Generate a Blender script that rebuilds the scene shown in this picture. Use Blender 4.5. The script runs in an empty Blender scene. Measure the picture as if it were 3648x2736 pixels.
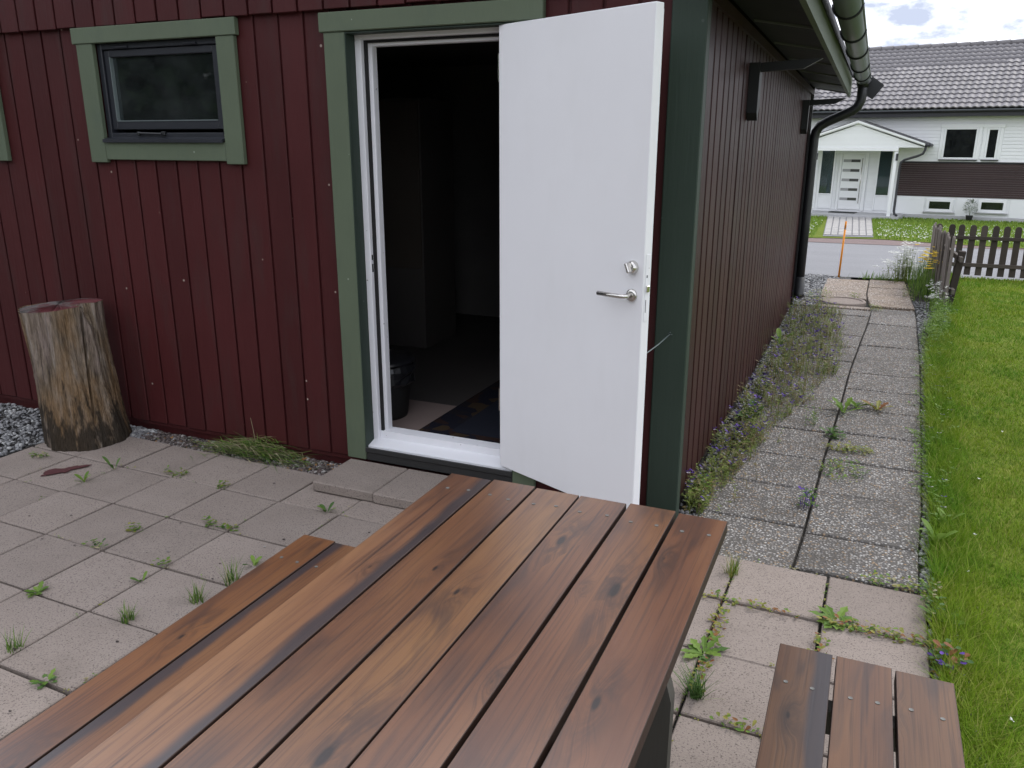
import bpy, math, random
import numpy as np
from mathutils import Matrix, Vector, Euler

random.seed(7); np.random.seed(7)
sc = bpy.context.scene
C = sc.collection
PI = math.pi

# ------------------------------------------------------------------ camera
cam_d = bpy.data.cameras.new('camera'); cam = bpy.data.objects.new('camera', cam_d); C.objects.link(cam)
cx, cy, cz = 0.6495, -3.3821, 1.6487
yaw, pitch, roll = math.radians(23.404), math.radians(-16.491), math.radians(0.119)
f_ = Vector((-math.sin(yaw)*math.cos(pitch), math.cos(yaw)*math.cos(pitch), math.sin(pitch)))
r_ = Vector((math.cos(yaw), math.sin(yaw), 0)); u_ = r_.cross(f_)
r2 = math.cos(roll)*r_ + math.sin(roll)*u_; u2 = -math.sin(roll)*r_ + math.cos(roll)*u_
m = Matrix((r2, u2, -f_)).transposed().to_4x4(); m.translation = (cx, cy, cz)
cam.matrix_world = m
cam_d.sensor_width = 36.0; cam_d.lens = 2903.5/3648*36.0
cam_d.clip_start = 0.05; cam_d.clip_end = 1000
sc.camera = cam

# ------------------------------------------------------------------ sky and sun
SUN_AZ, SUN_EL = math.radians(38), math.radians(48)      # azimuth clockwise from +Y
world = bpy.data.worlds.new('World'); sc.world = world; world.use_nodes = True
wn, wl = world.node_tree.nodes, world.node_tree.links
wn.clear()
wo = wn.new('ShaderNodeOutputWorld'); mixs = wn.new('ShaderNodeMixShader')
bsky = wn.new('ShaderNodeBackground'); bcl = wn.new('ShaderNodeBackground')
sky = wn.new('ShaderNodeTexSky'); sky.sky_type = 'NISHITA'; sky.sun_disc = False
sky.sun_elevation = SUN_EL; sky.sun_rotation = SUN_AZ; sky.air_density = 1.0; sky.dust_density = 1.5
bsky.inputs['Strength'].default_value = 0.14
wl.new(sky.outputs[0], bsky.inputs[0])
tc = wn.new('ShaderNodeTexCoord')
mp = wn.new('ShaderNodeMapping'); mp.inputs['Scale'].default_value = (1, 1, 2.2); mp.inputs['Location'].default_value = (8.2, 3.1, 2.4)
wl.new(tc.outputs['Generated'], mp.inputs[0])
n1 = wn.new('ShaderNodeTexNoise'); n1.inputs['Scale'].default_value = 2.6; n1.inputs['Detail'].default_value = 8; n1.inputs['Roughness'].default_value = .56
wl.new(mp.outputs[0], n1.inputs['Vector'])
rm = wn.new('ShaderNodeValToRGB'); rm.color_ramp.elements[0].position = .22; rm.color_ramp.elements[1].position = .44
wl.new(n1.outputs[0], rm.inputs[0]); wl.new(rm.outputs[0], mixs.inputs[0])
n2 = wn.new('ShaderNodeTexNoise'); n2.inputs['Scale'].default_value = 6.0; n2.inputs['Detail'].default_value = 9; n2.inputs['Roughness'].default_value = .6
wl.new(mp.outputs[0], n2.inputs['Vector'])
rc = wn.new('ShaderNodeValToRGB'); e = rc.color_ramp.elements
e[0].position = .43; e[0].color = (.225, .25, .315, 1); e[1].position = .64; e[1].color = (1.02, 1.02, 1.04, 1)
wl.new(n2.outputs[0], rc.inputs[0]); wl.new(rc.outputs[0], bcl.inputs[0])
bcl.inputs['Strength'].default_value = 1.12
wl.new(bsky.outputs[0], mixs.inputs[1]); wl.new(bcl.outputs[0], mixs.inputs[2]); wl.new(mixs.outputs[0], wo.inputs[0])

sun_d = bpy.data.lights.new('sun', 'SUN'); sun = bpy.data.objects.new('sun', sun_d); C.objects.link(sun)
sun_d.energy = .55; sun_d.angle = math.radians(18); sun_d.color = (1, .96, .88)
sd = Vector((math.sin(SUN_AZ)*math.cos(SUN_EL), math.cos(SUN_AZ)*math.cos(SUN_EL), math.sin(SUN_EL)))
sun.rotation_euler = sd.to_track_quat('Z', 'Y').to_euler(); sun.location = (6, 8, 20)

sc.view_settings.view_transform = 'Standard'; sc.view_settings.look = 'None'
sc.view_settings.exposure = 1.40; sc.view_settings.gamma = 1.0
sc.cycles.max_bounces = 6; sc.cycles.diffuse_bounces = 3; sc.cycles.glossy_bounces = 3; sc.cycles.transmission_bounces = 3; sc.cycles.transparent_max_bounces = 6

# ------------------------------------------------------------------ helpers
class MB:
    """collects faces; one MB becomes one mesh object"""
    def __init__(s): s.v = []; s.f = []; s.m = []
    def add(s, vs, fs, mi=0):
        o = len(s.v); s.v += [tuple(p) for p in vs]
        for q in fs: s.f.append(tuple(i+o for i in q)); s.m.append(mi)
        return s
    def box(s, x0, x1, y0, y1, z0, z1, M=None, mi=0):
        vs = [Vector(p) for p in ((x0,y0,z0),(x1,y0,z0),(x1,y1,z0),(x0,y1,z0),(x0,y0,z1),(x1,y0,z1),(x1,y1,z1),(x0,y1,z1))]
        if M: vs = [M @ p for p in vs]
        return s.add(vs, [(3,2,1,0),(4,5,6,7),(0,1,5,4),(1,2,6,5),(2,3,7,6),(3,0,4,7)], mi)
    def cbox(s, x0, x1, y0, y1, z0, z1, b=.003, M=None, mi=0):
        b = min(b, (x1-x0)*.45, (y1-y0)*.45, (z1-z0)*.45)
        ix = {}; vs = []
        X, Y, Z = (x0,x1), (y0,y1), (z0,z1)
        def sg(i): return 1 if i == 0 else -1
        for i in (0,1):
            for j in (0,1):
                for k in (0,1):
                    ix[i,j,k,'x'] = len(vs); vs.append(Vector((X[i], Y[j]+sg(j)*b, Z[k]+sg(k)*b)))
                    ix[i,j,k,'y'] = len(vs); vs.append(Vector((X[i]+sg(i)*b, Y[j], Z[k]+sg(k)*b)))
                    ix[i,j,k,'z'] = len(vs); vs.append(Vector((X[i]+sg(i)*b, Y[j]+sg(j)*b, Z[k])))
        fs = []
        def q(*c): fs.append(tuple(ix[t] for t in c))
        q((0,0,0,'x'),(0,0,1,'x'),(0,1,1,'x'),(0,1,0,'x')); q((1,0,0,'x'),(1,1,0,'x'),(1,1,1,'x'),(1,0,1,'x'))
        q((0,0,0,'y'),(1,0,0,'y'),(1,0,1,'y'),(0,0,1,'y')); q((0,1,0,'y'),(0,1,1,'y'),(1,1,1,'y'),(1,1,0,'y'))
        q((0,0,0,'z'),(0,1,0,'z'),(1,1,0,'z'),(1,0,0,'z')); q((0,0,1,'z'),(1,0,1,'z'),(1,1,1,'z'),(0,1,1,'z'))
        for i in (0,1):
            for j in (0,1): q((i,j,0,'x'),(i,j,1,'x'),(i,j,1,'y'),(i,j,0,'y'))
            for k in (0,1): q((i,0,k,'x'),(i,1,k,'x'),(i,1,k,'z'),(i,0,k,'z'))
        for j in (0,1):
            for k in (0,1): q((0,j,k,'y'),(1,j,k,'y'),(1,j,k,'z'),(0,j,k,'z'))
        for i in (0,1):
            for j in (0,1):
                for k in (0,1): q((i,j,k,'x'),(i,j,k,'y'),(i,j,k,'z'))
        if M: vs = [M @ p for p in vs]
        return s.add(vs, fs, mi)
    def prism(s, poly, a0, a1, axis='y', M=None, mi=0):
        n = len(poly)
        def P(u, w, a): return {'y': (u, a, w), 'x': (a, u, w), 'z': (u, w, a)}[axis]
        vs = [Vector(P(u, w, a0)) for u, w in poly] + [Vector(P(u, w, a1)) for u, w in poly]
        if M: vs = [M @ p for p in vs]
        fs = [tuple(range(n)), tuple(range(2*n-1, n-1, -1))] + [(i, i+n, (i+1) % n+n, (i+1) % n) for i in range(n)]
        return s.add(vs, fs, mi)
    def tube(s, pts, r, n=10, cap=True, mi=0):
        pts = [Vector(p) for p in pts]; rs = r if isinstance(r, (list, tuple)) else [r]*len(pts)
        vs = []; up = None
        for i, p in enumerate(pts):
            t = (pts[min(i+1, len(pts)-1)]-pts[max(i-1, 0)]).normalized()
            if up is None:
                up = Vector((0,0,1)) if abs(t.z) < .9 else Vector((1,0,0))
            a = t.cross(up).normalized(); b = t.cross(a).normalized(); up = -b
            for k in range(n):
                g = 2*PI*k/n; vs.append(p+rs[i]*(math.cos(g)*a+math.sin(g)*b))
        fs = [(i*n+k, i*n+(k+1) % n, (i+1)*n+(k+1) % n, (i+1)*n+k) for i in range(len(pts)-1) for k in range(n)]
        if cap: fs += [tuple(range(n-1, -1, -1)), tuple((len(pts)-1)*n+k for k in range(n))]
        return s.add(vs, fs, mi)
    def lathe(s, prof, n=24, M=None, mi=0):
        vs = []; fs = []
        for r, z in prof:
            for k in range(n): vs.append(Vector((r*math.cos(2*PI*k/n), r*math.sin(2*PI*k/n), z)))
        for i in range(len(prof)-1):
            for k in range(n): fs.append((i*n+k, i*n+(k+1) % n, (i+1)*n+(k+1) % n, (i+1)*n+k))
        fs.append(tuple(range(n-1, -1, -1))); fs.append(tuple((len(prof)-1)*n+k for k in range(n)))
        if M: vs = [M @ p for p in vs]
        return s.add(vs, fs, mi)

def mesh_of(name, mb, mats, smooth=False):
    me = bpy.data.meshes.new(name); me.from_pydata(mb.v, [], mb.f)
    for mm in (mats if isinstance(mats, (list, tuple)) else [mats]): me.materials.append(mm)
    me.polygons.foreach_set('material_index', mb.m)
    if smooth: me.polygons.foreach_set('use_smooth', [True]*len(mb.f))
    me.update()
    return me

def adopt(o, parent):
    if parent is not None:
        o.parent = parent; o.matrix_parent_inverse = parent.matrix_basis.inverted()

def put(name, me, parent=None, M=None):
    """every object's matrix_basis is its world matrix; parents are undone by the parent inverse"""
    o = bpy.data.objects.new(name, me); C.objects.link(o)
    if M is not None: o.matrix_basis = M
    adopt(o, parent)
    return o

def part(name, mb, mats, parent=None, smooth=False, origin=True):
    """world-space MB -> object whose origin is the centre-bottom of its box"""
    M = Matrix()
    if origin and mb.v:
        a = np.array(mb.v); lo, hi = a.min(0), a.max(0)
        c = ((lo[0]+hi[0])/2, (lo[1]+hi[1])/2, lo[2])
        mb.v = [(p[0]-c[0], p[1]-c[1], p[2]-c[2]) for p in mb.v]; M = Matrix.Translation(c)
    return put(name, mesh_of(name, mb, mats, smooth), parent, M)

def tag(o, label=None, cat=None, group=None, kind=None):
    if label: o['label'] = label
    if cat: o['category'] = cat
    if group: o['group'] = group
    if kind: o['kind'] = kind
    return o

def thing(name, loc, label, cat, rz=0, group=None):
    o = bpy.data.objects.new(name, None); C.objects.link(o); o.empty_display_size = .1
    o.matrix_basis = Matrix.Translation(loc) @ Matrix.Rotation(rz, 4, 'Z')
    return tag(o, label, cat, group)

def np_mesh(name, V, pattern, mats, mi=None, smooth=False):
    """V: (N,k,3) vertices of N like pieces, pattern: faces of one piece, mi: material per piece"""
    N, k = V.shape[:2]
    tot = np.array([len(p) for p in pattern]); flat = np.concatenate([np.array(p) for p in pattern])
    me = bpy.data.meshes.new(name)
    me.vertices.add(N*k); me.vertices.foreach_set('co', V.reshape(-1).astype(np.float32))
    L = (flat[None]+(np.arange(N)*k)[:, None]).reshape(-1)
    me.loops.add(len(L)); me.loops.foreach_set('vertex_index', L.astype(np.int32))
    tt = np.tile(tot, N); st = np.concatenate([[0], np.cumsum(tt)[:-1]])
    me.polygons.add(len(tt)); me.polygons.foreach_set('loop_start', st.astype(np.int32)); me.polygons.foreach_set('loop_total', tt.astype(np.int32))
    for mm in (mats if isinstance(mats, (list, tuple)) else [mats]): me.materials.append(mm)
    if mi is not None: me.polygons.foreach_set('material_index', np.repeat(mi, len(pattern)).astype(np.int32))
    if smooth: me.polygons.foreach_set('use_smooth', np.ones(len(tt), bool))
    me.update(calc_edges=True); me.validate()
    return me

# ------------------------------------------------------------------ materials
class NT:
    def __init__(s, name):
        s.mat = bpy.data.materials.new(name); s.mat.use_nodes = True
        s.n, s.l = s.mat.node_tree.nodes, s.mat.node_tree.links
        s.b = s.n['Principled BSDF']; s.out = s.n['Material Output']
    def node(s, t, **kw):
        x = s.n.new(t)
        for k, v in kw.items():
            if k in x.inputs: x.inputs[k].default_value = v
            else: setattr(x, k, v)
        return x
    def pos(s, scale=(1,1,1), rand=0, loc=(0,0,0)):
        g = s.node('ShaderNodeNewGeometry').outputs['Position']
        if rand:
            oi = s.node('ShaderNodeObjectInfo').outputs['Random']
            mm = s.node('ShaderNodeVectorMath', operation='MULTIPLY_ADD')
            s.l.new(oi, mm.inputs[0]); mm.inputs[1].default_value = (rand, rand*1.7, rand*.6); s.l.new(g, mm.inputs[2]); g = mm.outputs[0]
        mp = s.node('ShaderNodeMapping'); mp.inputs['Scale'].default_value = scale; mp.inputs['Location'].default_value = loc
        s.l.new(g, mp.inputs[0]); return mp.outputs[0]
    def noise(s, vec, scale, detail=4, rough=.5, dist=0):
        x = s.node('ShaderNodeTexNoise', Scale=scale, Detail=min(detail, 3.5), Roughness=rough, Distortion=dist); s.l.new(vec, x.inputs['Vector']); return x.outputs[0]
    def vor(s, vec, scale, out='Distance', feature='F1', dim='3D'):
        x = s.node('ShaderNodeTexVoronoi', voronoi_dimensions=dim, feature=feature); x.inputs['Scale'].default_value = scale; s.l.new(vec, x.inputs['Vector']); return x.outputs[out]
    def ramp(s, fac, stops, interp='LINEAR'):
        x = s.node('ShaderNodeValToRGB'); cr = x.color_ramp; cr.interpolation = interp
        while len(cr.elements) < len(stops): cr.elements.new(.5)
        for el, (p, c) in zip(cr.elements, stops):
            el.position = p; el.color = (*c, 1) if not isinstance(c, (int, float)) else (c, c, c, 1)
        s.l.new(fac, x.inputs[0]); return x.outputs[0]
    def mix(s, fac, a, b, blend='MIX'):
        x = s.node('ShaderNodeMix', data_type='RGBA', blend_type=blend)
        for inp, v in ((x.inputs[0], fac), (x.inputs[6], a), (x.inputs[7], b)):
            if hasattr(v, 'is_linked'): s.l.new(v, inp)
            elif isinstance(v, (int, float)): inp.default_value = v
            else: inp.default_value = (*v, 1)
        return x.outputs[2]
    def math(s, op, a, b=None):
        x = s.node('ShaderNodeMath', operation=op)
        for i, v in enumerate((a, b)):
            if v is None: continue
            if hasattr(v, 'is_linked'): s.l.new(v, x.inputs[i])
            else: x.inputs[i].default_value = v
        return x.outputs[0]
    def orand(s, lo, hi, island=False):
        r = s.node('ShaderNodeNewGeometry').outputs['Random Per Island'] if island else s.node('ShaderNodeObjectInfo').outputs['Random']
        x = s.node('ShaderNodeMapRange'); s.l.new(r, x.inputs[0]); x.inputs[3].default_value = lo; x.inputs[4].default_value = hi; return x.outputs[0]
    def scale_col(s, col, fac):
        return s.mix(1.0, col, fac, 'MULTIPLY')
    def bump(s, h, strength=.3, dist=.01):
        x = s.node('ShaderNodeBump', Strength=strength, Distance=dist); s.l.new(h, x.inputs['Height']); s.l.new(x.outputs[0], s.b.inputs['Normal'])
    def done(s, col=None, rough=.7, spec=.5, metal=0):
        if col is not None:
            if hasattr(col, 'is_linked'): s.l.new(col, s.b.inputs['Base Color'])
            else: s.b.inputs['Base Color'].default_value = (*col, 1)
        if hasattr(rough, 'is_linked'): s.l.new(rough, s.b.inputs['Roughness'])
        else: s.b.inputs['Roughness'].default_value = rough
        s.b.inputs['Specular IOR Level'].default_value = spec; s.b.inputs['Metallic'].default_value = metal
        return s.mat

def paint(name, col, var=.12, rough=.5, spec=.5, grain=(1,1,.06), bump=.15, chips=None, orand=.06, scale=60, specks=None, smudge=None):
    t = NT(name); p = t.pos()
    big = t.noise(p, 2.2, 5, .6)
    c = t.mix(big, tuple(v*(1-var) for v in col), tuple(v*(1+var) for v in col))
    if orand: c = t.scale_col(c, t.orand(1-orand, 1+orand))
    gr = t.noise(t.pos(grain), scale, 4, .6)
    if chips:
        k = t.noise(p, 38, 2, .5); k2 = t.ramp(k, [(chips[1], 0), (chips[1]+.015, 1)])
        c = t.mix(k2, c, chips[0])
    if specks:                                   # small chips and fly spots with their own colour
        vd, vc = t.vor(p, specks[1]), t.vor(p, specks[1], 'Color'); sp_ = t.node('ShaderNodeSeparateColor'); t.l.new(vc, sp_.inputs[0])
        c = t.mix(t.math('MULTIPLY', t.ramp(vd, [(specks[3], 1), (specks[3]*1.5, 0)]), t.ramp(sp_.outputs[0], [(specks[2], 0), (specks[2]+.01, .8)])), c, specks[0])
    if smudge:                                   # worn, grubby patches
        c = t.mix(t.ramp(t.noise(t.pos(smudge[1]), 1, 4, .65), [(.52, 0), (.78, smudge[2])]), c, smudge[0])
    t.bump(gr, bump, .004)
    rr = t.node('ShaderNodeMapRange'); t.l.new(big, rr.inputs[0]); rr.inputs[3].default_value = rough-.07; rr.inputs[4].default_value = rough+.1
    return t.done(c, rr.outputs[0], spec)

M = {}
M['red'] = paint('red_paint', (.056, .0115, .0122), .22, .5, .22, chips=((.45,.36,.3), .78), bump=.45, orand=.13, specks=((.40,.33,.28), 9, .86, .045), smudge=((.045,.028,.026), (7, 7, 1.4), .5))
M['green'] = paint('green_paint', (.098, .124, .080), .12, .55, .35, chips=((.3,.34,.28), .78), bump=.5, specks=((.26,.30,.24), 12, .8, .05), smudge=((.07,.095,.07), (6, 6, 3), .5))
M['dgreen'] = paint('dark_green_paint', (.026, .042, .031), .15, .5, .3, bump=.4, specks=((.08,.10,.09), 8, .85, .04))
M['side'] = paint('red_paint_side_tone', (.032, .0090, .0086), .25, .38, .24, bump=.45, orand=.18, specks=((.10,.07,.06), 10, .85, .04))  # same red as the front, weathered browner and darkened for its light
M['groove'] = paint('dark_groove', (.010, .006, .006), .1, .8, .1, bump=0, orand=0)
M['door'] = paint('white_door_paint', (.79, .79, .815), .035, .40, .4, orand=0, bump=.10, grain=(1,1,.25), scale=30, specks=((.35,.33,.30), 5, .72, .018), smudge=((.68,.68,.68), (4, 4, 1.2), .25))
M['wframe'] = paint('white_frame_paint', (.76, .76, .79), .05, .5, .35, chips=((.2,.19,.17), .74), orand=0, bump=.2)
M['black'] = paint('black_board', (.022, .022, .022), .2, .55, .4, bump=.4)
M['seal'] = paint('black_rubber', (.012, .012, .012), .1, .6, .3, bump=0, orand=0)
M['sash'] = paint('dark_grey_metal', (.016, .018, .024), .1, .42, .5, bump=.05, orand=0)
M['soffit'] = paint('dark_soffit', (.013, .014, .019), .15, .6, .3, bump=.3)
M['light_line'] = paint('light_line_grey', (.18, .18, .2), .15, .6, .3, bump=.3)  # light grey for the painted light lines on the soffit
M['zinc'] = paint('galvanised_gutter', (.12, .145, .145), .25, .36, .6, grain=(1,.2,1), bump=.12, orand=0, scale=12)
M['hook'] = paint('black_steel', (.012, .013, .015), .1, .42, .5, bump=.02, orand=0)
M['steel'] = NT('brushed_steel').done((.62, .60, .57), .22, .5, 1)
M['screw'] = NT('screw_steel').done((.15, .15, .14), .5, .5, .4)
M['side_reflection'] = NT('pale_reflection_sheet').done((.42, .52, .54), .3, .5)  # pale teal standing in for the reflection in the side lights
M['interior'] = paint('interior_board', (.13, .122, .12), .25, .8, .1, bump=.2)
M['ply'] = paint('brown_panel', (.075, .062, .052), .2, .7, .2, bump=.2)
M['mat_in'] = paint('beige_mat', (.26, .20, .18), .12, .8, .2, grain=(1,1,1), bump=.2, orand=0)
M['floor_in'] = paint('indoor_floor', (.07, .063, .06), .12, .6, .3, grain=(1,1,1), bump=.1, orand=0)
M['hwhite'] = paint('white_house_paint', (.80, .81, .82), .03, .6, .3, grain=(.1,1,1), bump=.1, orand=.02)
M['hbrown'] = paint('brown_siding', (.050, .033, .032), .15, .7, .25, grain=(.08,1,1), bump=.25, orand=.2)
M['hgrey'] = paint('grey_render', (.42, .42, .43), .08, .85, .2, grain=(1,1,1), bump=.2, orand=0)
M['hdark'] = paint('dark_metal_trim', (.03, .03, .036), .1, .5, .4, bump=.03, orand=0)
M['tile'] = paint('grey_roof_tile', (.185, .175, .182), .12, .55, .4, grain=(1,1,1), bump=.2, orand=.16, scale=9)
M['frost'] = NT('frosted_pane').done((.33, .33, .34), .4, .5)
M['darkpane'] = NT('smoked_pane_unlit_room').done((.08, .08, .08), .12, .5)  # smoked door panes, also dark sheets in place of unlit rooms
M['orange'] = paint('orange_plastic', (.85, .30, .02), .05, .45, .4, bump=0, orand=0)
M['bag'] = NT('black_plastic_bag').done((.012, .012, .014), .28, .5)

def glass(name, tint, rough=.03, trans=.6):
    t = NT(name); t.n.remove(t.b)
    tr = t.node('ShaderNodeBsdfTransparent'); tr.inputs[0].default_value = (*tint, 1)
    gl = t.node('ShaderNodeBsdfGlossy', Roughness=rough); gl.inputs[0].default_value = (.9, .95, .95, 1)
    fr = t.node('ShaderNodeFresnel', IOR=1.5); mx = t.node('ShaderNodeMixShader')
    k = t.math('MULTIPLY', fr.outputs[0], 1.25)
    t.l.new(k, mx.inputs[0]); t.l.new(tr.outputs[0], mx.inputs[1]); t.l.new(gl.outputs[0], mx.inputs[2])
    du = t.node('ShaderNodeBsdfDiffuse'); du.inputs[0].default_value = (.42, .46, .46, 1); mx2 = t.node('ShaderNodeMixShader')
    t.l.new(t.ramp(t.noise(t.pos(), 6, 3, .6), [(.3, .012), (.75, .045)]), mx2.inputs[0]); t.l.new(mx.outputs[0], mx2.inputs[1]); t.l.new(du.outputs[0], mx2.inputs[2]); t.l.new(mx2.outputs[0], t.out.inputs[0])
    return t.mat
M['glass'] = glass('window_glass', (.55, .6, .6))
M['hglass'] = glass('house_glass', (.30, .36, .38))

def concrete():
    t = NT('concrete_slab'); p = t.pos(); pr = t.pos(rand=9)
    big = t.noise(pr, 5, 5, .6); c = t.mix(big, (.238, .196, .170), (.312, .264, .233))
    c = t.scale_col(c, t.orand(.93, 1.07))
    sp = t.noise(p, 170, 3, .7); c = t.mix(t.ramp(sp, [(.36, .8), (.45, 0)]), c, (.085, .07, .062))
    c = t.mix(t.ramp(sp, [(.67, 0), (.74, .6)]), c, (.5, .46, .43))
    pits = t.vor(p, 48); c = t.mix(t.ramp(pits, [(.09, .85), (.17, 0)]), c, (.10, .083, .072))
    st = t.noise(p, 3.4, 6, .7); c = t.mix(t.ramp(st, [(.56, 0), (.78, .42)]), c, (.17, .145, .125))
    h = t.math('ADD', t.noise(p, 240, 4, .7), t.math('MULTIPLY', t.ramp(pits, [(.06, 0), (.14, 1)]), .5))
    t.bump(h, .5, .004)
    return t.done(c, .9, .25)
M['slab'] = concrete()

def aggregate(name, scale, stops, dark, dirt=(.07,.06,.05), tint=1):
    t = NT(name); p = t.pos(); col = t.vor(p, scale, 'Color'); d = t.vor(p, scale, 'Distance')
    sep = t.node('ShaderNodeSeparateColor'); t.l.new(col, sep.inputs[0])
    c = t.ramp(sep.outputs[0], stops, 'CONSTANT')
    c = t.mix(t.ramp(d, [(.34, 0), (.56, 1)]), c, dark)
    big = t.noise(p, 2.5, 5, .65); c = t.mix(t.ramp(big, [(.45, 0), (.75, .55)]), c, dirt)
    c = t.scale_col(c, t.orand(.94*tint, 1.06*tint))
    t.bump(t.ramp(d, [(0, 1), (.65, 0)]), .9, .006)
    return t.done(c, .8, .3)
ST = [(0, (.15,.145,.145)), (.16, (.26,.24,.222)), (.36, (.34,.322,.30)), (.56, (.31,.235,.165)), (.66, (.42,.40,.38)), (.86, (.55,.54,.52)), (.94, (.38,.27,.17))]
M['agg'] = aggregate('exposed_aggregate', 84, ST, (.115,.106,.098))
ST2 = [(0, (.26,.21,.18)), (.2, (.38,.30,.25)), (.45, (.46,.39,.33)), (.7, (.58,.52,.46)), (.88, (.68,.65,.6))]
M['agg_pink'] = aggregate('pink_aggregate', 70, ST2, (.19,.15,.12), (.3,.22,.14))
M['bed'] = aggregate('joint_soil', 120, [(0,(.03,.027,.022)),(.5,(.055,.047,.038)),(.85,(.1,.09,.08))], (.02,.018,.015))
M['gravelbed'] = aggregate('gravel_bed', 60, [(0,(.08,.078,.078)),(.4,(.15,.145,.14)),(.8,(.26,.255,.25))], (.03,.03,.03))

def stones(name, cols):
    t = NT(name); r = t.node('ShaderNodeNewGeometry').outputs['Random Per Island']
    c = t.ramp(r, cols, 'CONSTANT'); c = t.scale_col(c, t.ramp(t.noise(t.pos(), 220, 3, .6), [(.3, .75), (.7, 1.15)]))
    return t.done(c, .8, .3)
M['stone'] = stones('grey_stone', [(0,(.16,.16,.165)),(.2,(.22,.22,.225)),(.45,(.28,.28,.285)),(.72,(.36,.36,.36)),(.9,(.45,.45,.44))])
M['stone_brown'] = stones('brown_stone', [(0,(.055,.045,.042)),(.3,(.10,.075,.068)),(.55,(.15,.125,.115)),(.75,(.22,.2,.19)),(.9,(.36,.34,.32)),(.96,(.3,.17,.07))])

def table_wood(name, dark=1.0, seed=3, band=None, pith=None, tone=(1, 1, 1), knots=.55, coat=.85):
    t = NT(name); D = dark
    p1 = t.pos((1, 1, 1), rand=11*seed)
    pk = t.pos((8.0, 2.6, 1), rand=11*seed)
    kd = t.vor(pk, 1.0, dim='2D'); kc = t.vor(pk, 1.0, 'Color', dim='2D')
    sep = t.node('ShaderNodeSeparateColor'); t.l.new(kc, sep.inputs[0])
    keep = t.ramp(sep.outputs[0], [(knots, 0), (knots+.02, 1)])
    size = t.node('ShaderNodeMapRange'); t.l.new(sep.outputs[1], size.inputs[0]); size.inputs[3].default_value = .7; size.inputs[4].default_value = 2.6
    wob = t.noise(t.pos((60, 25, 10)), 1, 2, .5)
    kd = t.math('MULTIPLY', t.math('ADD', kd, t.math('MULTIPLY', wob, .05)), size.outputs[0])
    ring = t.math('MULTIPLY', t.ramp(kd, [(.0, 1), (.55, 0)], 'EASE'), keep)
    core = t.math('MULTIPLY', t.ramp(kd, [(.06, .95), (.105, 0)]), keep)
    halo = t.math('MULTIPLY', t.math('MULTIPLY', t.ramp(kd, [(.06, .7), (.6, 0)], 'EASE'), t.ramp(t.noise(t.pos((26, 9, 8), rand=3*seed), 1, 3, .6, 1.5), [(.38, .1), (.6, 1)])), keep)
    add = t.node('ShaderNodeVectorMath', operation='MULTIPLY_ADD'); t.l.new(ring, add.inputs[0]); add.inputs[1].default_value = (.035, 0, 0); t.l.new(p1, add.inputs[2])
    mg = t.node('ShaderNodeMapping'); mg.inputs['Scale'].default_value = (150, 2.6, 30); t.l.new(add.outputs[0], mg.inputs[0])
    grain = t.noise(mg.outputs[0], 1, 4, .62, .5)
    ms = t.node('ShaderNodeMapping'); ms.inputs['Scale'].default_value = (9, 1.5, 5); t.l.new(add.outputs[0], ms.inputs[0])
    cloud = t.noise(ms.outputs[0], 1, 3, .55, 1.2)
    big = t.noise(t.pos((6, 1.1, 4), rand=7*seed), 1, 3, .55)
    T_ = tone
    c = t.ramp(big, [(.26, (.125*D*T_[0], .052*D*T_[1], .029*D*T_[2])), (.48, (.235*D*T_[0], .102*D*T_[1], .046*D*T_[2])), (.74, (.345*D*T_[0], .165*D*T_[1], .066*D*T_[2]))])
    c = t.mix(t.ramp(grain, [(.36, .5), (.52, 0)]), c, (.075*D, .034*D, .024*D))
    c = t.mix(t.ramp(grain, [(.6, 0), (.8, .2)]), c, (.33*D, .18*D, .10*D))
    c = t.mix(t.ramp(cloud, [(.56, 0), (.68, .55), (.8, .75)]), c, (.062*D, .038*D, .035*D))
    c = t.mix(halo, c, (.06*D, .034*D, .028*D)); c = t.mix(core, c, (.022*D, .013*D, .011*D))
    sx = t.node('ShaderNodeSeparateXYZ'); t.l.new(t.pos(), sx.inputs[0])
    wav = t.noise(t.pos((1, 2.2, 1)), 1, 3, .6)
    if band:                                     # a dark stained sapwood streak along one edge of the board
        xa, xb = band; e_ = t.math('ADD', sx.outputs[0], t.math('MULTIPLY', t.math('SUBTRACT', wav, .5), .055))
        mr = t.node('ShaderNodeMapRange'); mr.interpolation_type = 'SMOOTHSTEP'; t.l.new(e_, mr.inputs[0]); mr.inputs[1].default_value = xa; mr.inputs[2].default_value = xb; mr.inputs[3].default_value = 0; mr.inputs[4].default_value = .88
        c = t.mix(mr.outputs[0], c, (.026, .023, .028))
    if pith is not None:                         # thin dark pith line
        e_ = t.math('ABSOLUTE', t.math('SUBTRACT', t.math('ADD', sx.outputs[0], t.math('MULTIPLY', t.math('SUBTRACT', wav, .5), .012)), pith))
        gap = t.ramp(t.noise(t.pos((3, 5, 1)), 1, 2, .5), [(.36, 0), (.5, .85)])
        c = t.mix(t.math('MULTIPLY', t.ramp(e_, [(.0008, 1), (.0030, 0)]), gap), c, (.035, .018, .015))
    t.bump(grain, .12, .003)
    rr = t.ramp(cloud, [(.3, .40), (.75, .30)])
    t.b.inputs['Coat Weight'].default_value = coat; t.b.inputs['Coat Roughness'].default_value = .26; t.b.inputs['Coat IOR'].default_value = 1.65
    return t.done(c, rr, .5 if coat > .3 else .3)
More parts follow.
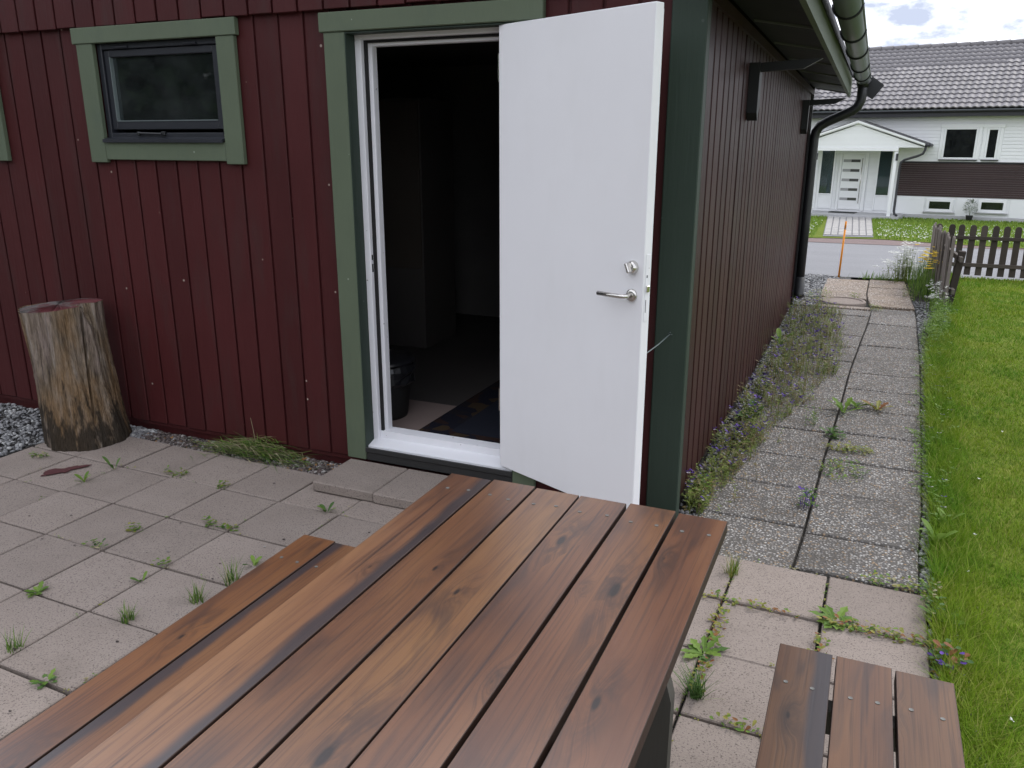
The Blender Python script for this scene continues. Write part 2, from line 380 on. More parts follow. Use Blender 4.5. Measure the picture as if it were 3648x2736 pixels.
TW_ = [table_wood('table_board_pale', .66, 3, band=(-.285, -.262), pith=-.312, tone=(1, 1.04, 1.15), knots=.6), table_wood('table_board_brown', .52, 4, tone=(1, .98, 1), knots=.36),
       table_wood('table_board_tan', .60, 6, tone=(1, 1.04, 1.0), knots=.35), table_wood('table_board_striped', .52, 8, pith=.098, tone=(1.03, .98, .98), knots=.36),
       table_wood('table_board_dark', .48, 9, tone=(1.05, .96, .97), knots=.4), table_wood('table_board_red', .50, 12, tone=(1.05, .95, .95), knots=.36)]
BW_ = [[table_wood('bench_board_orange', .54, 5, tone=(1.05, .96, .88), knots=.6), table_wood('bench_board_streaked', .62, 7, band=(-.716, -.738), knots=.55), table_wood('bench_board_hidden', .6, 2)],
       [table_wood('bench_board_blackedge', .34, 10, coat=.12, band=(.642, .660), tone=(1, 1.04, 1.1), knots=.7), table_wood('bench_board_mid', .44, 11, coat=.12, pith=.765, tone=(1, 1, 1.05), knots=.5), table_wood('bench_board_plain', .38, 13, coat=.12, tone=(1, 1.02, 1.08), knots=.5)]]
M['plank_edge'] = paint('dark_stained_edge', (.030, .016, .012), .2, .5, .3, bump=.2, orand=0)
M['greywood'] = paint('weathered_leg_wood', (.075, .07, .062), .25, .8, .2, bump=.5)

def stump_wood():
    t = NT('weathered_stump_wood'); p = t.pos(); ps = t.pos((48, 48, 2.6))
    s = t.noise(ps, 1, 5, .65, .4); big = t.noise(t.pos((5, 5, 2.2)), 1, 4, .6)
    c = t.ramp(s, [(.30, (.045,.036,.028)), (.42, (.13,.10,.072)), (.55, (.19,.15,.112)), (.75, (.27,.24,.21))])
    c = t.mix(t.ramp(big, [(.40, .5), (.55, 0)]), c, (.20,.115,.048))
    c = t.mix(t.ramp(big, [(.54, 0), (.68, .5)]), c, (.27,.215,.20))
    z = t.node('ShaderNodeSeparateXYZ'); t.l.new(p, z.inputs[0])
    rot = t.noise(t.pos((16, 16, 4.5)), 1, 7, .7)
    zz = t.math('MULTIPLY_ADD', z.outputs[2], -.62)
    zz.node.inputs[2].default_value = .185
    m_ = t.ramp(t.math('ADD', rot, zz), [(.52, 0), (.64, .9)])
    c = t.mix(m_, c, (.028,.023,.018))
    c = t.scale_col(c, t.ramp(t.noise(t.pos((140, 140, 14)), 1, 3, .7), [(.3, .6), (.7, 1.3)])); t.bump(s, 1.0, .016)
    return t.done(c, .9, .1)
M['stump'] = stump_wood()
def stump_top():
    t = NT('red_stained_stump_top'); p = t.pos(); n = t.noise(p, 9, 6, .65)
    sx = t.node('ShaderNodeSeparateXYZ'); t.l.new(p, sx.inputs[0]); k = t.math('MULTIPLY_ADD', sx.outputs[0], .9); k.node.inputs[2].default_value = 3.12
    n = t.math('ADD', n, k)
    c = t.ramp(n, [(.30, (.06,.055,.052)), (.42, (.13,.11,.105)), (.55, (.10,.035,.037)), (.7, (.12,.028,.032))])
    t.bump(t.noise(p, 60, 4, .6), .5, .006)
    return t.done(c, .6, .3)
M['stumptop'] = stump_top()
M['redspill'] = paint('spilled_red_paint', (.085, .030, .032), .2, .6, .3, bump=.2, orand=0, grain=(1,1,1))

def leafmat(name, c1, c2, rough=.55, trans=.25):
    t = NT(name); r = t.node('ShaderNodeNewGeometry').outputs['Random Per Island']
    c = t.ramp(r, [(0, c1), (1, c2)])
    t.done(c, rough, .25)
    tl = t.node('ShaderNodeBsdfTranslucent'); t.l.new(c, tl.inputs[0]); mx = t.node('ShaderNodeMixShader', Fac=trans)
    t.l.new(t.b.outputs[0], mx.inputs[1]); t.l.new(tl.outputs[0], mx.inputs[2]); t.l.new(mx.outputs[0], t.out.inputs[0])
    return t.mat
M['weed'] = leafmat('fresh_weed_leaf', (.10,.19,.03), (.20,.31,.06), trans=.35)
M['weed_dark'] = leafmat('dark_weed_leaf', (.05,.11,.025), (.10,.18,.045))
M['weed_yellow'] = leafmat('yellowish_creeper', (.17,.19,.035), (.30,.28,.07))
M['weed_red'] = leafmat('reddish_leaf', (.20,.08,.03), (.28,.14,.05))
M['dry'] = leafmat('dry_grass', (.22,.19,.09), (.42,.38,.24))
M['viola_leaf'] = leafmat('viola_stem', (.10,.145,.028), (.20,.24,.06))
M['viola_brown'] = leafmat('viola_brown_stem', (.14,.115,.05), (.27,.22,.11))
M['purple'] = leafmat('purple_petal', (.05,.018,.19), (.16,.08,.42))
M['pale'] = leafmat('pale_petal', (.5,.46,.62), (.75,.72,.6))
M['white_petal'] = leafmat('white_petal', (.65,.66,.6), (.8,.8,.78))
M['yellow'] = leafmat('yellow_petal', (.75,.52,.02), (.85,.65,.05))
M['grass_far'] = leafmat('far_grass_blade', (.11,.20,.025), (.22,.32,.045))
M['hedge'] = leafmat('tree_leaf', (.02,.05,.015), (.05,.10,.03))
M['trunk'] = paint('trunk_bark', (.06,.05,.04), .3, .9, .1, bump=.6)

def grassmat():
    t = NT('lawn_grass'); r = t.node('ShaderNodeNewGeometry').outputs['Random Per Island']; p = t.pos()
    big = t.noise(p, 2.4, 5, .65)
    a = t.ramp(r, [(0, (.07,.165,.010)), (.6, (.12,.25,.014)), (.9, (.19,.31,.03)), (1, (.34,.34,.11))])
    b = t.ramp(r, [(0, (.13,.21,.012)), (.7, (.22,.32,.02)), (1, (.38,.36,.11))])
    c = t.mix(t.ramp(big, [(.38, 0), (.62, 1)]), a, b)
    t.done(c, .6, .12)
    tl = t.node('ShaderNodeBsdfTranslucent'); t.l.new(c, tl.inputs[0]); mx = t.node('ShaderNodeMixShader', Fac=.35)
    t.l.new(t.b.outputs[0], mx.inputs[1]); t.l.new(tl.outputs[0], mx.inputs[2]); t.l.new(mx.outputs[0], t.out.inputs[0])
    return t.mat
M['grass'] = grassmat()
def lawn_ground():
    t = NT('lawn_ground'); p = t.pos(); n = t.noise(p, 40, 5, .7); b = t.noise(p, 1.6, 5, .6)
    c = t.ramp(n, [(.3, (.06,.09,.014)), (.5, (.12,.17,.022)), (.7, (.19,.23,.035))])
    c = t.mix(t.ramp(b, [(.4, 0), (.65, .5)]), c, (.19,.22,.035))
    t.bump(n, .8, .02)
    return t.done(c, .9, .1)
M['lawn'] = lawn_ground()
def asphalt(name, c1, c2):
    t = NT(name); p = t.pos(); n = t.noise(p, 160, 3, .7); b = t.noise(t.pos((.4, 1.2, 1)), 1.2, 5, .6)
    c = t.mix(b, c1, c2); c = t.scale_col(c, t.ramp(n, [(.3, .7), (.7, 1.25)])); t.bump(n, .4, .006)
    return t.done(c, .85, .25)
M['asphalt'] = asphalt('worn_asphalt', (.205,.205,.215), (.27,.27,.28))
M['asphalt_red'] = asphalt('reddish_asphalt', (.17,.125,.12), (.22,.165,.155))
M['earth'] = asphalt('bare_earth', (.07,.06,.045), (.10,.09,.06))
M['paver'] = asphalt('light_paver', (.36,.345,.33), (.44,.425,.41))
M['fence'] = paint('weathered_fence_wood', (.070, .058, .050), .3, .85, .15, bump=.6, orand=.28)
M['fence_grey'] = paint('silvered_fence_wood', (.155, .135, .12), .3, .85, .15, bump=.6, orand=.25)
def rugm():
    t = NT('patterned_rug'); p = t.pos((14, 14, 1)); v = t.vor(p, 1, 'Color'); sep = t.node('ShaderNodeSeparateColor'); t.l.new(v, sep.inputs[0])
    c = t.ramp(sep.outputs[1], [(0,(.014,.014,.022)),(.5,(.018,.016,.02)),(.62,(.05,.034,.02)),(.8,(.03,.018,.016))], 'CONSTANT')
    t.bump(t.noise(t.pos(), 300, 2, .5), .4, .004); return t.done(c, .95, .1)
M['rug'] = rugm()
M['rugin'] = paint('blue_black_rug', (.020, .022, .032), .2, .95, .1, grain=(1,1,1), bump=.4, orand=0, scale=200)

# ================================================================== SETTING
SL = .034
def gz(y): return 0.0 if y <= 8 else -SL*(min(y, 60)-8)
def interp(pts, y):
    return float(np.interp(y, [p[0] for p in pts], [p[1] for p in pts]))
PR = [(-.3, .985), (.16, 1.0), (.57, 1.028), (1.6, 1.066), (2.6, 1.10), (3.67, 1.137), (4.8, 1.16), (5.75, 1.18), (7.8, 1.13)]      # right edge of the path
PC = [(-.3, .515), (.135, .535), (1.1, .561), (2.26, .609), (3.06, .631), (4.02, .68), (4.88, .728), (5.7, .765), (6.5, .70), (7.8, .72)]  # its middle joint
PL = [(-.3, .03), (1.1, .07), (3.06, .14), (4.9, .23), (5.75, .27), (6.5, .21), (7.8, .22)]
LE = [(-6, 1.07), (-1.07, 1.065), (-.6, 1.045), (-.15, 1.06), (.53, 1.09), (1.42, 1.115), (2.87, 1.18), (4.27, 1.26), (6.2, 1.46), (8.55, 1.62)]  # lawn edge

def sheet(name, rows, mat, kind='structure', sub=None):
    """rows: list of lists of (x,y,z); stitched into one sheet"""
    mb = MB(); n = len(rows[0])
    mb.add([p for r in rows for p in r], [(i*n+j, i*n+j+1, (i+1)*n+j+1, (i+1)*n+j) for i in range(len(rows)-1) for j in range(n-1)])
    return tag(part(name, mb, mat, origin=False), kind=kind)

ys = [-120, -20, -6, 0, 4, 8, 12, 20, 30, 45, 60, 300]
sheet('ground', [[(x, y, gz(y)-.06) for x in (-200, -40, -10, 0, 10, 40, 200)] for y in ys], M['earth'])
ROAD_N = [(-40, 8.05), (0, 8.02), (1, 8.15), (2, 8.5), (4, 8.75), (60, 9.5)]
ROAD_F = [(-40, 14.9), (-.6, 14.8), (.75, 15.35), (1.2, 15.2), (1.8, 14.9), (3.15, 14.5), (6, 14.3), (60, 14.0)]
RED_N = [(-40, 13.7), (0, 13.8), (1.8, 13.95), (3, 14.2), (6, 14.4), (60, 14.2)]
xs = [-60, -30, -15, -8, -4, -2, -1, -.5, 0, .5, 1, 1.5, 2, 2.5, 3, 4, 6, 10, 20, 60]
def band(name, lo, hi, mat, off, k=7):
    rows = []
    for i in range(k):
        r = []
        for x in xs:
            a, b = interp(lo, x) if isinstance(lo, list) else lo, interp(hi, x) if isinstance(hi, list) else hi
            y = a+(max(b, a+.01)-a)*i/(k-1); r.append((x, y, gz(y)+off))
        rows.append(r)
    return sheet(name, rows, mat)
band('road', ROAD_N, ROAD_F, M['asphalt'], -.02)
band('road_edge_strip', RED_N, ROAD_F, M['asphalt_red'], -.014, 4)
band('front_lawn', ROAD_F, 40., M['lawn'], -.004, 9)
yl = [-8, -5, -3, -2, -1.07, -.6, -.15, .53, 1.42, 2.87, 4.27, 6.2, 8.0, 8.55]
sheet('lawn', [[(interp(LE, y)+dx, y, -.012) for dx in (0, .3, 1, 3, 8, 30)] for y in yl], M['lawn'])
# soil and gravel beds
sheet('patio_bed', [[(x, y, -.022) for x in (-3.62, -1.5, .3, 1.045)] for y in (-5.2, -3, -1, -.19)], M['bed'])
sheet('path_bed', [[(a, y, -.026) for a in (-.06, .5, interp(LE, y)+.05)] for y in (-.3, .5, 1.4, 2.8, 4.2, 6.2, 7.0, 7.9)], M['bed'])
sheet('gravel_bed', [[(x, y, -.03) for x in (-12, -6, -3.5, -1.6, -.4, 0)] for y in (-.34, -.1, .1)], M['gravelbed'])
sheet('gravel_yard', [[(x, y, -.03) for x in (-12, -6, -3.55)] for y in (-5.2, -2, -.34)], M['gravelbed'])
sheet('gravel_verge', [[(x, y, -.027) for x in (-2.5, -.5, .5)] for y in (5.7, 6.8, 8.1)], M['gravelbed'])

# ---- patio: square concrete slabs on a 350 mm grid turned -1.14 degrees
patio = bpy.data.objects['patio_bed']
GX, GY, GP, GS = -2.87627, -1.91366, -.019887, .35
mb = MB(); mb.cbox(-.1702, .1702, -.1702, .1702, -.05, 0, .004)
slab_me = mesh_of('paving_slab', mb, M['slab'])
for i in range(-2, 11):
    for j in range(-8, 5):
        if i >= 9 and j >= 4: pass
        u, v = (i+.5)*GS, (j+.5)*GS
        x = GX+math.cos(GP)*u-math.sin(GP)*v; y = GY+math.sin(GP)*u+math.cos(GP)*v
        if y > -.24 and x > -.1: continue
        Mt = Matrix.Translation((x+random.uniform(-.0022, .0022), y+random.uniform(-.0022, .0022), random.uniform(-.004, .002))) @ Euler((random.gauss(0, .004), random.gauss(0, .004), GP+random.gauss(0, .005))).to_matrix().to_4x4()
        put('paving_slab', slab_me, patio, Mt)
# ---- path of exposed aggregate slabs, two columns
pathb = bpy.data.objects['path_bed']
def pslab(xa, xb, y0, y1, mat, h=0):
    g = .006; mb = MB(); a0, b0, a1, b1 = xa(y0)+g, xb(y0)-g, xa(y1)+g, xb(y1)-g
    t = random.uniform(-.004, .004)+h
    b = .006
    low = [(a0, y0+g), (b0, y0+g), (b1, y1-g), (a1, y1-g)]; cxm, cym = sum(p[0] for p in low)/4, sum(p[1] for p in low)/4
    top = [(x+(b if x < cxm else -b), y+(b if y < cym else -b)) for x, y in low]
    tl = [random.uniform(-.003, .003) for _ in range(4)]
    vs = [(x, y, -.05) for x, y in low]+[(x, y, t-b+k) for (x, y), k in zip(low, tl)]+[(x, y, t+k) for (x, y), k in zip(top, tl)]
    fs = [(0,1,5,4),(1,2,6,5),(2,3,7,6),(3,0,4,7),(4,5,9,8),(5,6,10,9),(6,7,11,10),(7,4,8,11),(8,9,10,11)]
    mb.add(vs, fs); return part('path_slab', mb, mat, pathb)
fl, fc, fr = (lambda y: interp(PL, y)), (lambda y: interp(PC, y)), (lambda y: interp(PR, y))
yR = [-.2, .147, .64, 1.12, 1.61, 2.10, 2.59, 3.05, 3.52, 4.03, 4.5, 5.0, 5.45, 5.86]
yL = [-.255, .2, .65, 1.095, 1.57, 2.03, 2.44, 2.9, 3.4, 3.9, 4.38, 4.9, 5.35, 5.67]
for a, b in zip(yR[:-1], yR[1:]): pslab(fc, fr, a, b, M['agg'], -.004)
for a, b in zip(yL[:-1], yL[1:]): pslab(fl, fc, a, b, M['agg'], -.006)
for a, b in ((5.88, 6.28), (6.28, 6.72), (6.72, 7.2), (7.2, 7.8)): pslab(fc, fr, a, b, M['agg_pink'], .012 if a < 6 else 0)
for a, b in ((5.69, 5.83), (6.33, 6.72), (6.72, 7.25), (7.25, 7.75)): pslab(fl, fc, a, b, M['agg_pink'], 0)

# ---- gravel as real stones
def icosa():
    t = (1+5**.5)/2
    v = np.array([(-1,t,0),(1,t,0),(-1,-t,0),(1,-t,0),(0,-1,t),(0,1,t),(0,-1,-t),(0,1,-t),(t,0,-1),(t,0,1),(-t,0,-1),(-t,0,1)])/math.hypot(1, t)
    f = [(0,11,5),(0,5,1),(0,1,7),(0,7,10),(0,10,11),(1,5,9),(5,11,4),(11,10,2),(10,7,6),(7,1,8),(3,9,4),(3,4,2),(3,2,6),(3,6,8),(3,8,9),(4,9,5),(2,4,11),(6,2,10),(8,6,7),(9,8,1)]
    return v, f
IV, IF = icosa()
def stone_field(name, pts, r0, r1, mat, parent=None, z0=-.02):
    n = len(pts); s = np.random.uniform(r0, r1, (n, 1))*np.array([[1, .8, .55]])*np.random.uniform(.75, 1.25, (n, 3))
    V = IV[None]*(1+np.random.normal(0, .13, (n, 12, 1)))*s[:, None, :]
    a = np.random.uniform(0, 2*PI, n); b = np.random.normal(0, .35, n)
    ca, sa, cb, sb = np.cos(a)[:, None], np.sin(a)[:, None], np.cos(b)[:, None], np.sin(b)[:, None]
    y, z = V[..., 1]*cb-V[..., 2]*sb, V[..., 1]*sb+V[..., 2]*cb
    x, y = V[..., 0]*ca-y*sa, V[..., 0]*sa+y*ca
    V = np.stack([x, y, z], 2)+np.concatenate([pts, np.full((n, 1), z0)+np.random.uniform(0, .012, (n, 1))], 1)[:, None, :]
    o = put(name, np_mesh(name, V, IF, mat), parent); return tag(o, kind='stuff')
def U(n, x0, x1, y0, y1): return np.stack([np.random.uniform(x0, x1, n), np.random.uniform(y0, y1, n)], 1)
tag(stone_field('grey_gravel', np.concatenate([U(6500, -5.6, -3.6, -1.6, .0), U(900, -3.62, -3.1, -.16, -.0)]), .008, .017, M['stone']), 'loose grey gravel beside the tree stump', 'gravel')
tag(stone_field('brown_gravel', U(4200, -3.15, -1.72, -.19, -.005), .006, .014, M['stone_brown']), 'brown mixed gravel strip along the red wall foot', 'gravel')
p = U(5200, -.03, .30, -.1, 5.7); p = p[p[:, 0] < np.interp(p[:, 1], [q[0] for q in PL], [q[1] for q in PL])+.01]
tag(stone_field('wall_gravel', p, .007, .015, M['stone'], z0=-.018), 'grey gravel between the side wall and path', 'gravel')
yy = np.random.uniform(-1.6, 6.5, 5200); e0 = np.interp(yy, [q[0] for q in PR], [q[1] for q in PR]); e0[yy < -.2] = 1.0; e1 = np.interp(yy, [q[0] for q in LE], [q[1] for q in LE])+.05
p = np.stack([e0+.004+np.random.uniform(0, 1, len(yy))*(e1-e0), yy], 1)
tag(stone_field('edge_gravel', p, .006, .014, M['stone'], z0=-.018), 'narrow grey gravel strip between path and lawn', 'gravel')
p = U(5200, -1.2, .36, 5.75, 8.05); p = p[p[:, 0] < np.interp(p[:, 1], [q[0] for q in PL], [q[1] for q in PL])+.02+np.clip(p[:, 1]-7.7, 0, 1)]
tag(stone_field('verge_gravel', p, .010, .022, M['stone'], z0=-.018), 'light gravel by the downpipe at the road', 'gravel')

# ================================================================== SHED
shed = thing('shed', (-3.5, 2.8, 0), 'dark red boarded shed with green trim and an open white door', 'shed')
WB = .045                                  # cladding foot
def eave(y): return 2.262-.014*y
DX0, DX1, DZ0, DZ1 = -1.632, -.798, .075, 2.125      # door opening
WINS = [(-3.213, -2.38), (-3.213-1.737, -2.38-1.737)]; WZ0, WZ1 = 1.66, 2.144
TOPZ = 2.225
# front wall core, built round the openings
mb = MB()
def core(x0, x1, z0, z1): mb.box(x0, x1, .012, .11, z0, z1)
core(DX1, -.02, .02, 2.9); core(DX0, DX1, DZ1, 2.9); core(WINS[0][1], DX0, .02, 2.9)
core(WINS[0][0], WINS[0][1], .02, WZ0); core(WINS[0][0], WINS[0][1], WZ1, 2.9)
core(WINS[1][1], WINS[0][0], .02, 2.9); core(WINS[1][0], WINS[1][1], .02, WZ0); core(WINS[1][0], WINS[1][1], WZ1, 2.9)
core(-7, WINS[1][0], .02, 2.9); mb.box(-7, DX0, .03, .10, -.05, .02); mb.box(DX0, -.02, .03, .10, -.05, .02)
fw = part('front_wall', mb, M['red'], shed)
seams = [-1.88-.1455*k for k in range(36)]; seams = sorted(seams+[-1.88+.1455*k for k in range(1, 14)])
for a, b in zip(seams[:-1], seams[1:]):
    x0, x1 = a+.013, min(b, -.004)
    if x1-x0 < .02 or x0 > -.02: continue
    segs = [(WB, TOPZ+.03)]
    for wx0, wx1 in WINS:
        if x1 > wx0+.02 and x0 < wx1-.02: segs = [(WB, WZ0-.02), (WZ1+.02, TOPZ+.03)]
    if x1 > DX0+.02 and x0 < DX1-.02: segs = [(DZ1+.02, TOPZ+.03)]
    if a < DX0 < b and x1 > DX0: x1 = DX0-.004
    if x0 < DX1 < x1: x0 = DX1+.004
    for z0, z1 in segs:
        mb = MB(); o = random.uniform(-.0012, .0012); mb.cbox(x0, x1, -.001+o, .0125, z0+random.uniform(-.004, .004), z1, .0035)
        part('cladding_board', mb, M['red'], fw)
# upper gable, boards standing proud
RIDX = -3.5; PITCH = math.tan(math.radians(20))
def roofz(x): return 2.34+PITCH*(min(-x, 7+x)) if True else 0
mb = MB(); mb.prism([(-7, 2.232), (-.02, 2.232), (-.02, roofz(-.02)-.02), (RIDX, roofz(RIDX)-.02), (-7, roofz(-7)-.02)], -.014, .012)
gw = part('gable_wall', mb, M['red'], shed)
us = [-1.889-.1432*k for k in range(36)]; us = sorted(us+[-1.889+.1432*k for k in range(1, 14)])
for a, b in zip(us[:-1], us[1:]):
    x0, x1 = a+.013, min(b, -.142)
    if x0 > -.15 or x0 < -6.9: continue
    mb = MB(); zt = min(roofz(x0), roofz(x1))-.02; zl = TOPZ+random.uniform(-.005, .005); y0 = -.031+random.uniform(-.001, .001)
    mb.cbox(x0, x1, y0, -.0135, zl, zt, .003); part('cladding_board', mb, M['red'], gw)
# side wall
SX = -.028; SY1 = 5.66
mb = MB(); mb.box(-.13, SX-.020, .10, SY1, .02, 2.34); mb.box(-.11, SX-.03, .10, SY1, -.05, .02)
sw = part('side_wall', mb, M['groove'], shed)
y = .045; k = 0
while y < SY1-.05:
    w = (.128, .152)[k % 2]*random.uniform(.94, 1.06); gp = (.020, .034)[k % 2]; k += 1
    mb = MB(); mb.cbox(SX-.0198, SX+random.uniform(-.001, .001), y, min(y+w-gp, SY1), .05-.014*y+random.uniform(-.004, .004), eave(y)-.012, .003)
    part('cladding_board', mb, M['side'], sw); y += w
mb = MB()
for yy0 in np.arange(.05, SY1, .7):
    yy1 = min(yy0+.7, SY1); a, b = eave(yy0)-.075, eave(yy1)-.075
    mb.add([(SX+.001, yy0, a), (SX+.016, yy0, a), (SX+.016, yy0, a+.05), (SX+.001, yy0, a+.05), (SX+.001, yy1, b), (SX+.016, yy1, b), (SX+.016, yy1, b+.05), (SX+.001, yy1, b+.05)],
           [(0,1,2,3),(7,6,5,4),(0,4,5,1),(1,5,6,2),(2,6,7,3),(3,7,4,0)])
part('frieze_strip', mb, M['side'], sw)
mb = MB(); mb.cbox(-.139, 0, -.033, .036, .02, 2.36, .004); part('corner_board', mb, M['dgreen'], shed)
mb = MB(); mb.cbox(-.13, -.008, SY1+.002, SY1+.03, .0, 2.2, .004); part('corner_board', mb, M['hook'], shed)
mb = MB(); mb.box(-7, -6.9, .1, SY1, 0, 2.34); part('side_wall', mb, M['red'], shed)
mb = MB(); mb.prism([(-7, 0), (-.02, 0), (-.02, roofz(-.02)-.02), (RIDX, roofz(RIDX)-.02), (-7, roofz(-7)-.02)], SY1-.1, SY1); part('back_wall', mb, M['groove'], shed)
# roof slabs, soffit, fascia, gutter
for sgn in (1, -1):
    xe = .335 if sgn == 1 else -7.335
    mb = MB(); zr = roofz(RIDX)+.02; ze = 2.34-PITCH*.335+.02
    mb.prism([(RIDX, zr), (xe, ze+.03), (xe, ze+.09), (RIDX, zr+.06)] if sgn == 1 else [(xe, ze+.03), (RIDX, zr), (RIDX, zr+.06), (xe, ze+.09)], -.22, 5.85)
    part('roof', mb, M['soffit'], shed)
mb = MB()
mb.add([(-.02, -.2, eave(-.2)), (.30, -.2, eave(-.2)-.055), (.30, 5.82, eave(5.82)-.055), (-.02, 5.82, eave(5.82)),
        (-.02, -.2, eave(-.2)+.012), (.30, -.2, eave(-.2)-.043), (.30, 5.82, eave(5.82)-.043), (-.02, 5.82, eave(5.82)+.012)],
       [(0,1,2,3),(7,6,5,4),(0,4,5,1),(1,5,6,2),(2,6,7,3),(3,7,4,0)])
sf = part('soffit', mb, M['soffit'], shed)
for yb in (1.15, 2.05, 2.95, 3.85, 4.8, 5.74):  # pale strips stand in for the thin lines of light across the soffit
    mb = MB(); z0 = eave(yb); mb.add([(.0, yb, z0-.012), (.30, yb, z0-.065), (.30, yb+.02, z0-.065), (.0, yb+.02, z0-.012), (.0, yb, z0), (.30, yb, z0-.052), (.30, yb+.02, z0-.052), (.0, yb+.02, z0)],
           [(0,1,2,3),(7,6,5,4),(0,4,5,1),(1,5,6,2),(2,6,7,3),(3,7,4,0)])
    part('soffit_light_line', mb, M['light_line'], sf)
mb = MB()
def fz(y): return 2.178-.0155*y
mb.add([(.30, -.22, fz(-.22)), (.325, -.22, fz(-.22)), (.325, 5.83, fz(5.83)), (.30, 5.83, fz(5.83)), (.30, -.22, fz(-.22)+.17), (.325, -.22, fz(-.22)+.17), (.325, 5.83, fz(5.83)+.17), (.30, 5.83, fz(5.83)+.17)],
       [(0,3,2,1),(4,5,6,7),(0,1,5,4),(1,2,6,5),(2,3,7,6),(3,0,4,7)])
part('fascia_board', mb, M['green'], shed)
mb = MB(); gxc, gr = .423, .066
def gzc(y): return 2.335-.0135*y
nseg = 14; rows = [(-.25, 0), (5.72, 0)]
vs = []
for yv, _ in rows:
    for rr in (gr, gr-.003):
        for k in range(nseg+1):
            a = PI+PI*k/nseg; vs.append((gxc+rr*math.cos(a), yv, gzc(yv)+rr*math.sin(a)))
n = nseg+1
fs = [(k, k+1, 2*n+k+1, 2*n+k) for k in range(nseg)]+[(n+k+1, n+k, 3*n+k, 3*n+k+1) for k in range(nseg)]
fs += [(0, n, 3*n, 2*n), (nseg, 2*n+nseg, 3*n+nseg, n+nseg)]+[(k, n+k, n+k+1, k+1) for k in range(nseg)]
fs += [tuple(2*n+k for k in range(n))]
mb.add(vs, fs)
mb.tube([(gxc+gr, -.25, gzc(-.25)), (gxc+gr, 5.72, gzc(5.72))], .008, 8)
gut = part('gutter', mb, M['zinc'], shed, smooth=True)
for yb in (.45, 1.35, 2.3, 3.25, 4.3, 5.2):
    mb = MB(); mb.tube([(gxc+(gr+.005)*math.cos(a), yb, gzc(yb)+(gr+.005)*math.sin(a)) for a in [PI+PI*k/12 for k in range(13)]], .007, 6)
    part('gutter_hook', mb, M['hook'], gut, smooth=True)
mb = MB(); py = 5.70
pp = [(.43, py, 2.26), (.43, py, 2.10), (.425, py, 2.05), (.40, py, 1.99), (.36, py, 1.955), (.14, py, 1.855), (.075, py, 1.815), (.04, py, 1.76), (.03, py, 1.69), (.03, py, .9), (.03, py, .17)]
mb.tube(pp, .047, 14); mb.tube([(.03, py, .30), (.03, py, .12), (.05, py-.02, .08)], .054, 14)
mb.tube([(.43, py, 2.17), (.43, py, 2.24)], [.05, .072], 14)
dp = part('downpipe', mb, M['hook'], shed, smooth=True)
mb = MB(); mb.box(.0, .16, -.012, .012, -.07, .07, Matrix.Translation((.47, py+.03, 2.10)) @ Matrix.Rotation(-.95, 4, 'Y')); part('outlet_flap', mb, M['hook'], dp)
for zc in (1.52, .62):
    mb = MB(); mb.tube([(.03, py, zc-.015), (.03, py, zc+.015)], .047, 12); mb.box(-.02, .03, py-.01, py+.01, zc-.01, zc+.01); part('pipe_clip', mb, M['hook'], dp)
# two wall hooks for a ladder
for yb, zt in ((1.32, 2.055), (4.72, 2.02)):
    mb = MB(); mb.prism([(yb, zt), (yb+.10, zt), (yb+.10, zt-.22), (yb+.045, zt-.29), (yb, zt-.25)], SX+.001, SX+.055, 'x')
    wbk = part('ladder_hook', mb, M['hook'], shed)
    mb = MB(); mb.prism([(SX+.0555, zt), (.27, zt+.012), (.33, zt+.012), (.24, zt-.035), (SX+.0555, zt-.045)], yb+.028, yb+.066, 'y'); part('hook_arm', mb, M['hook'], wbk)

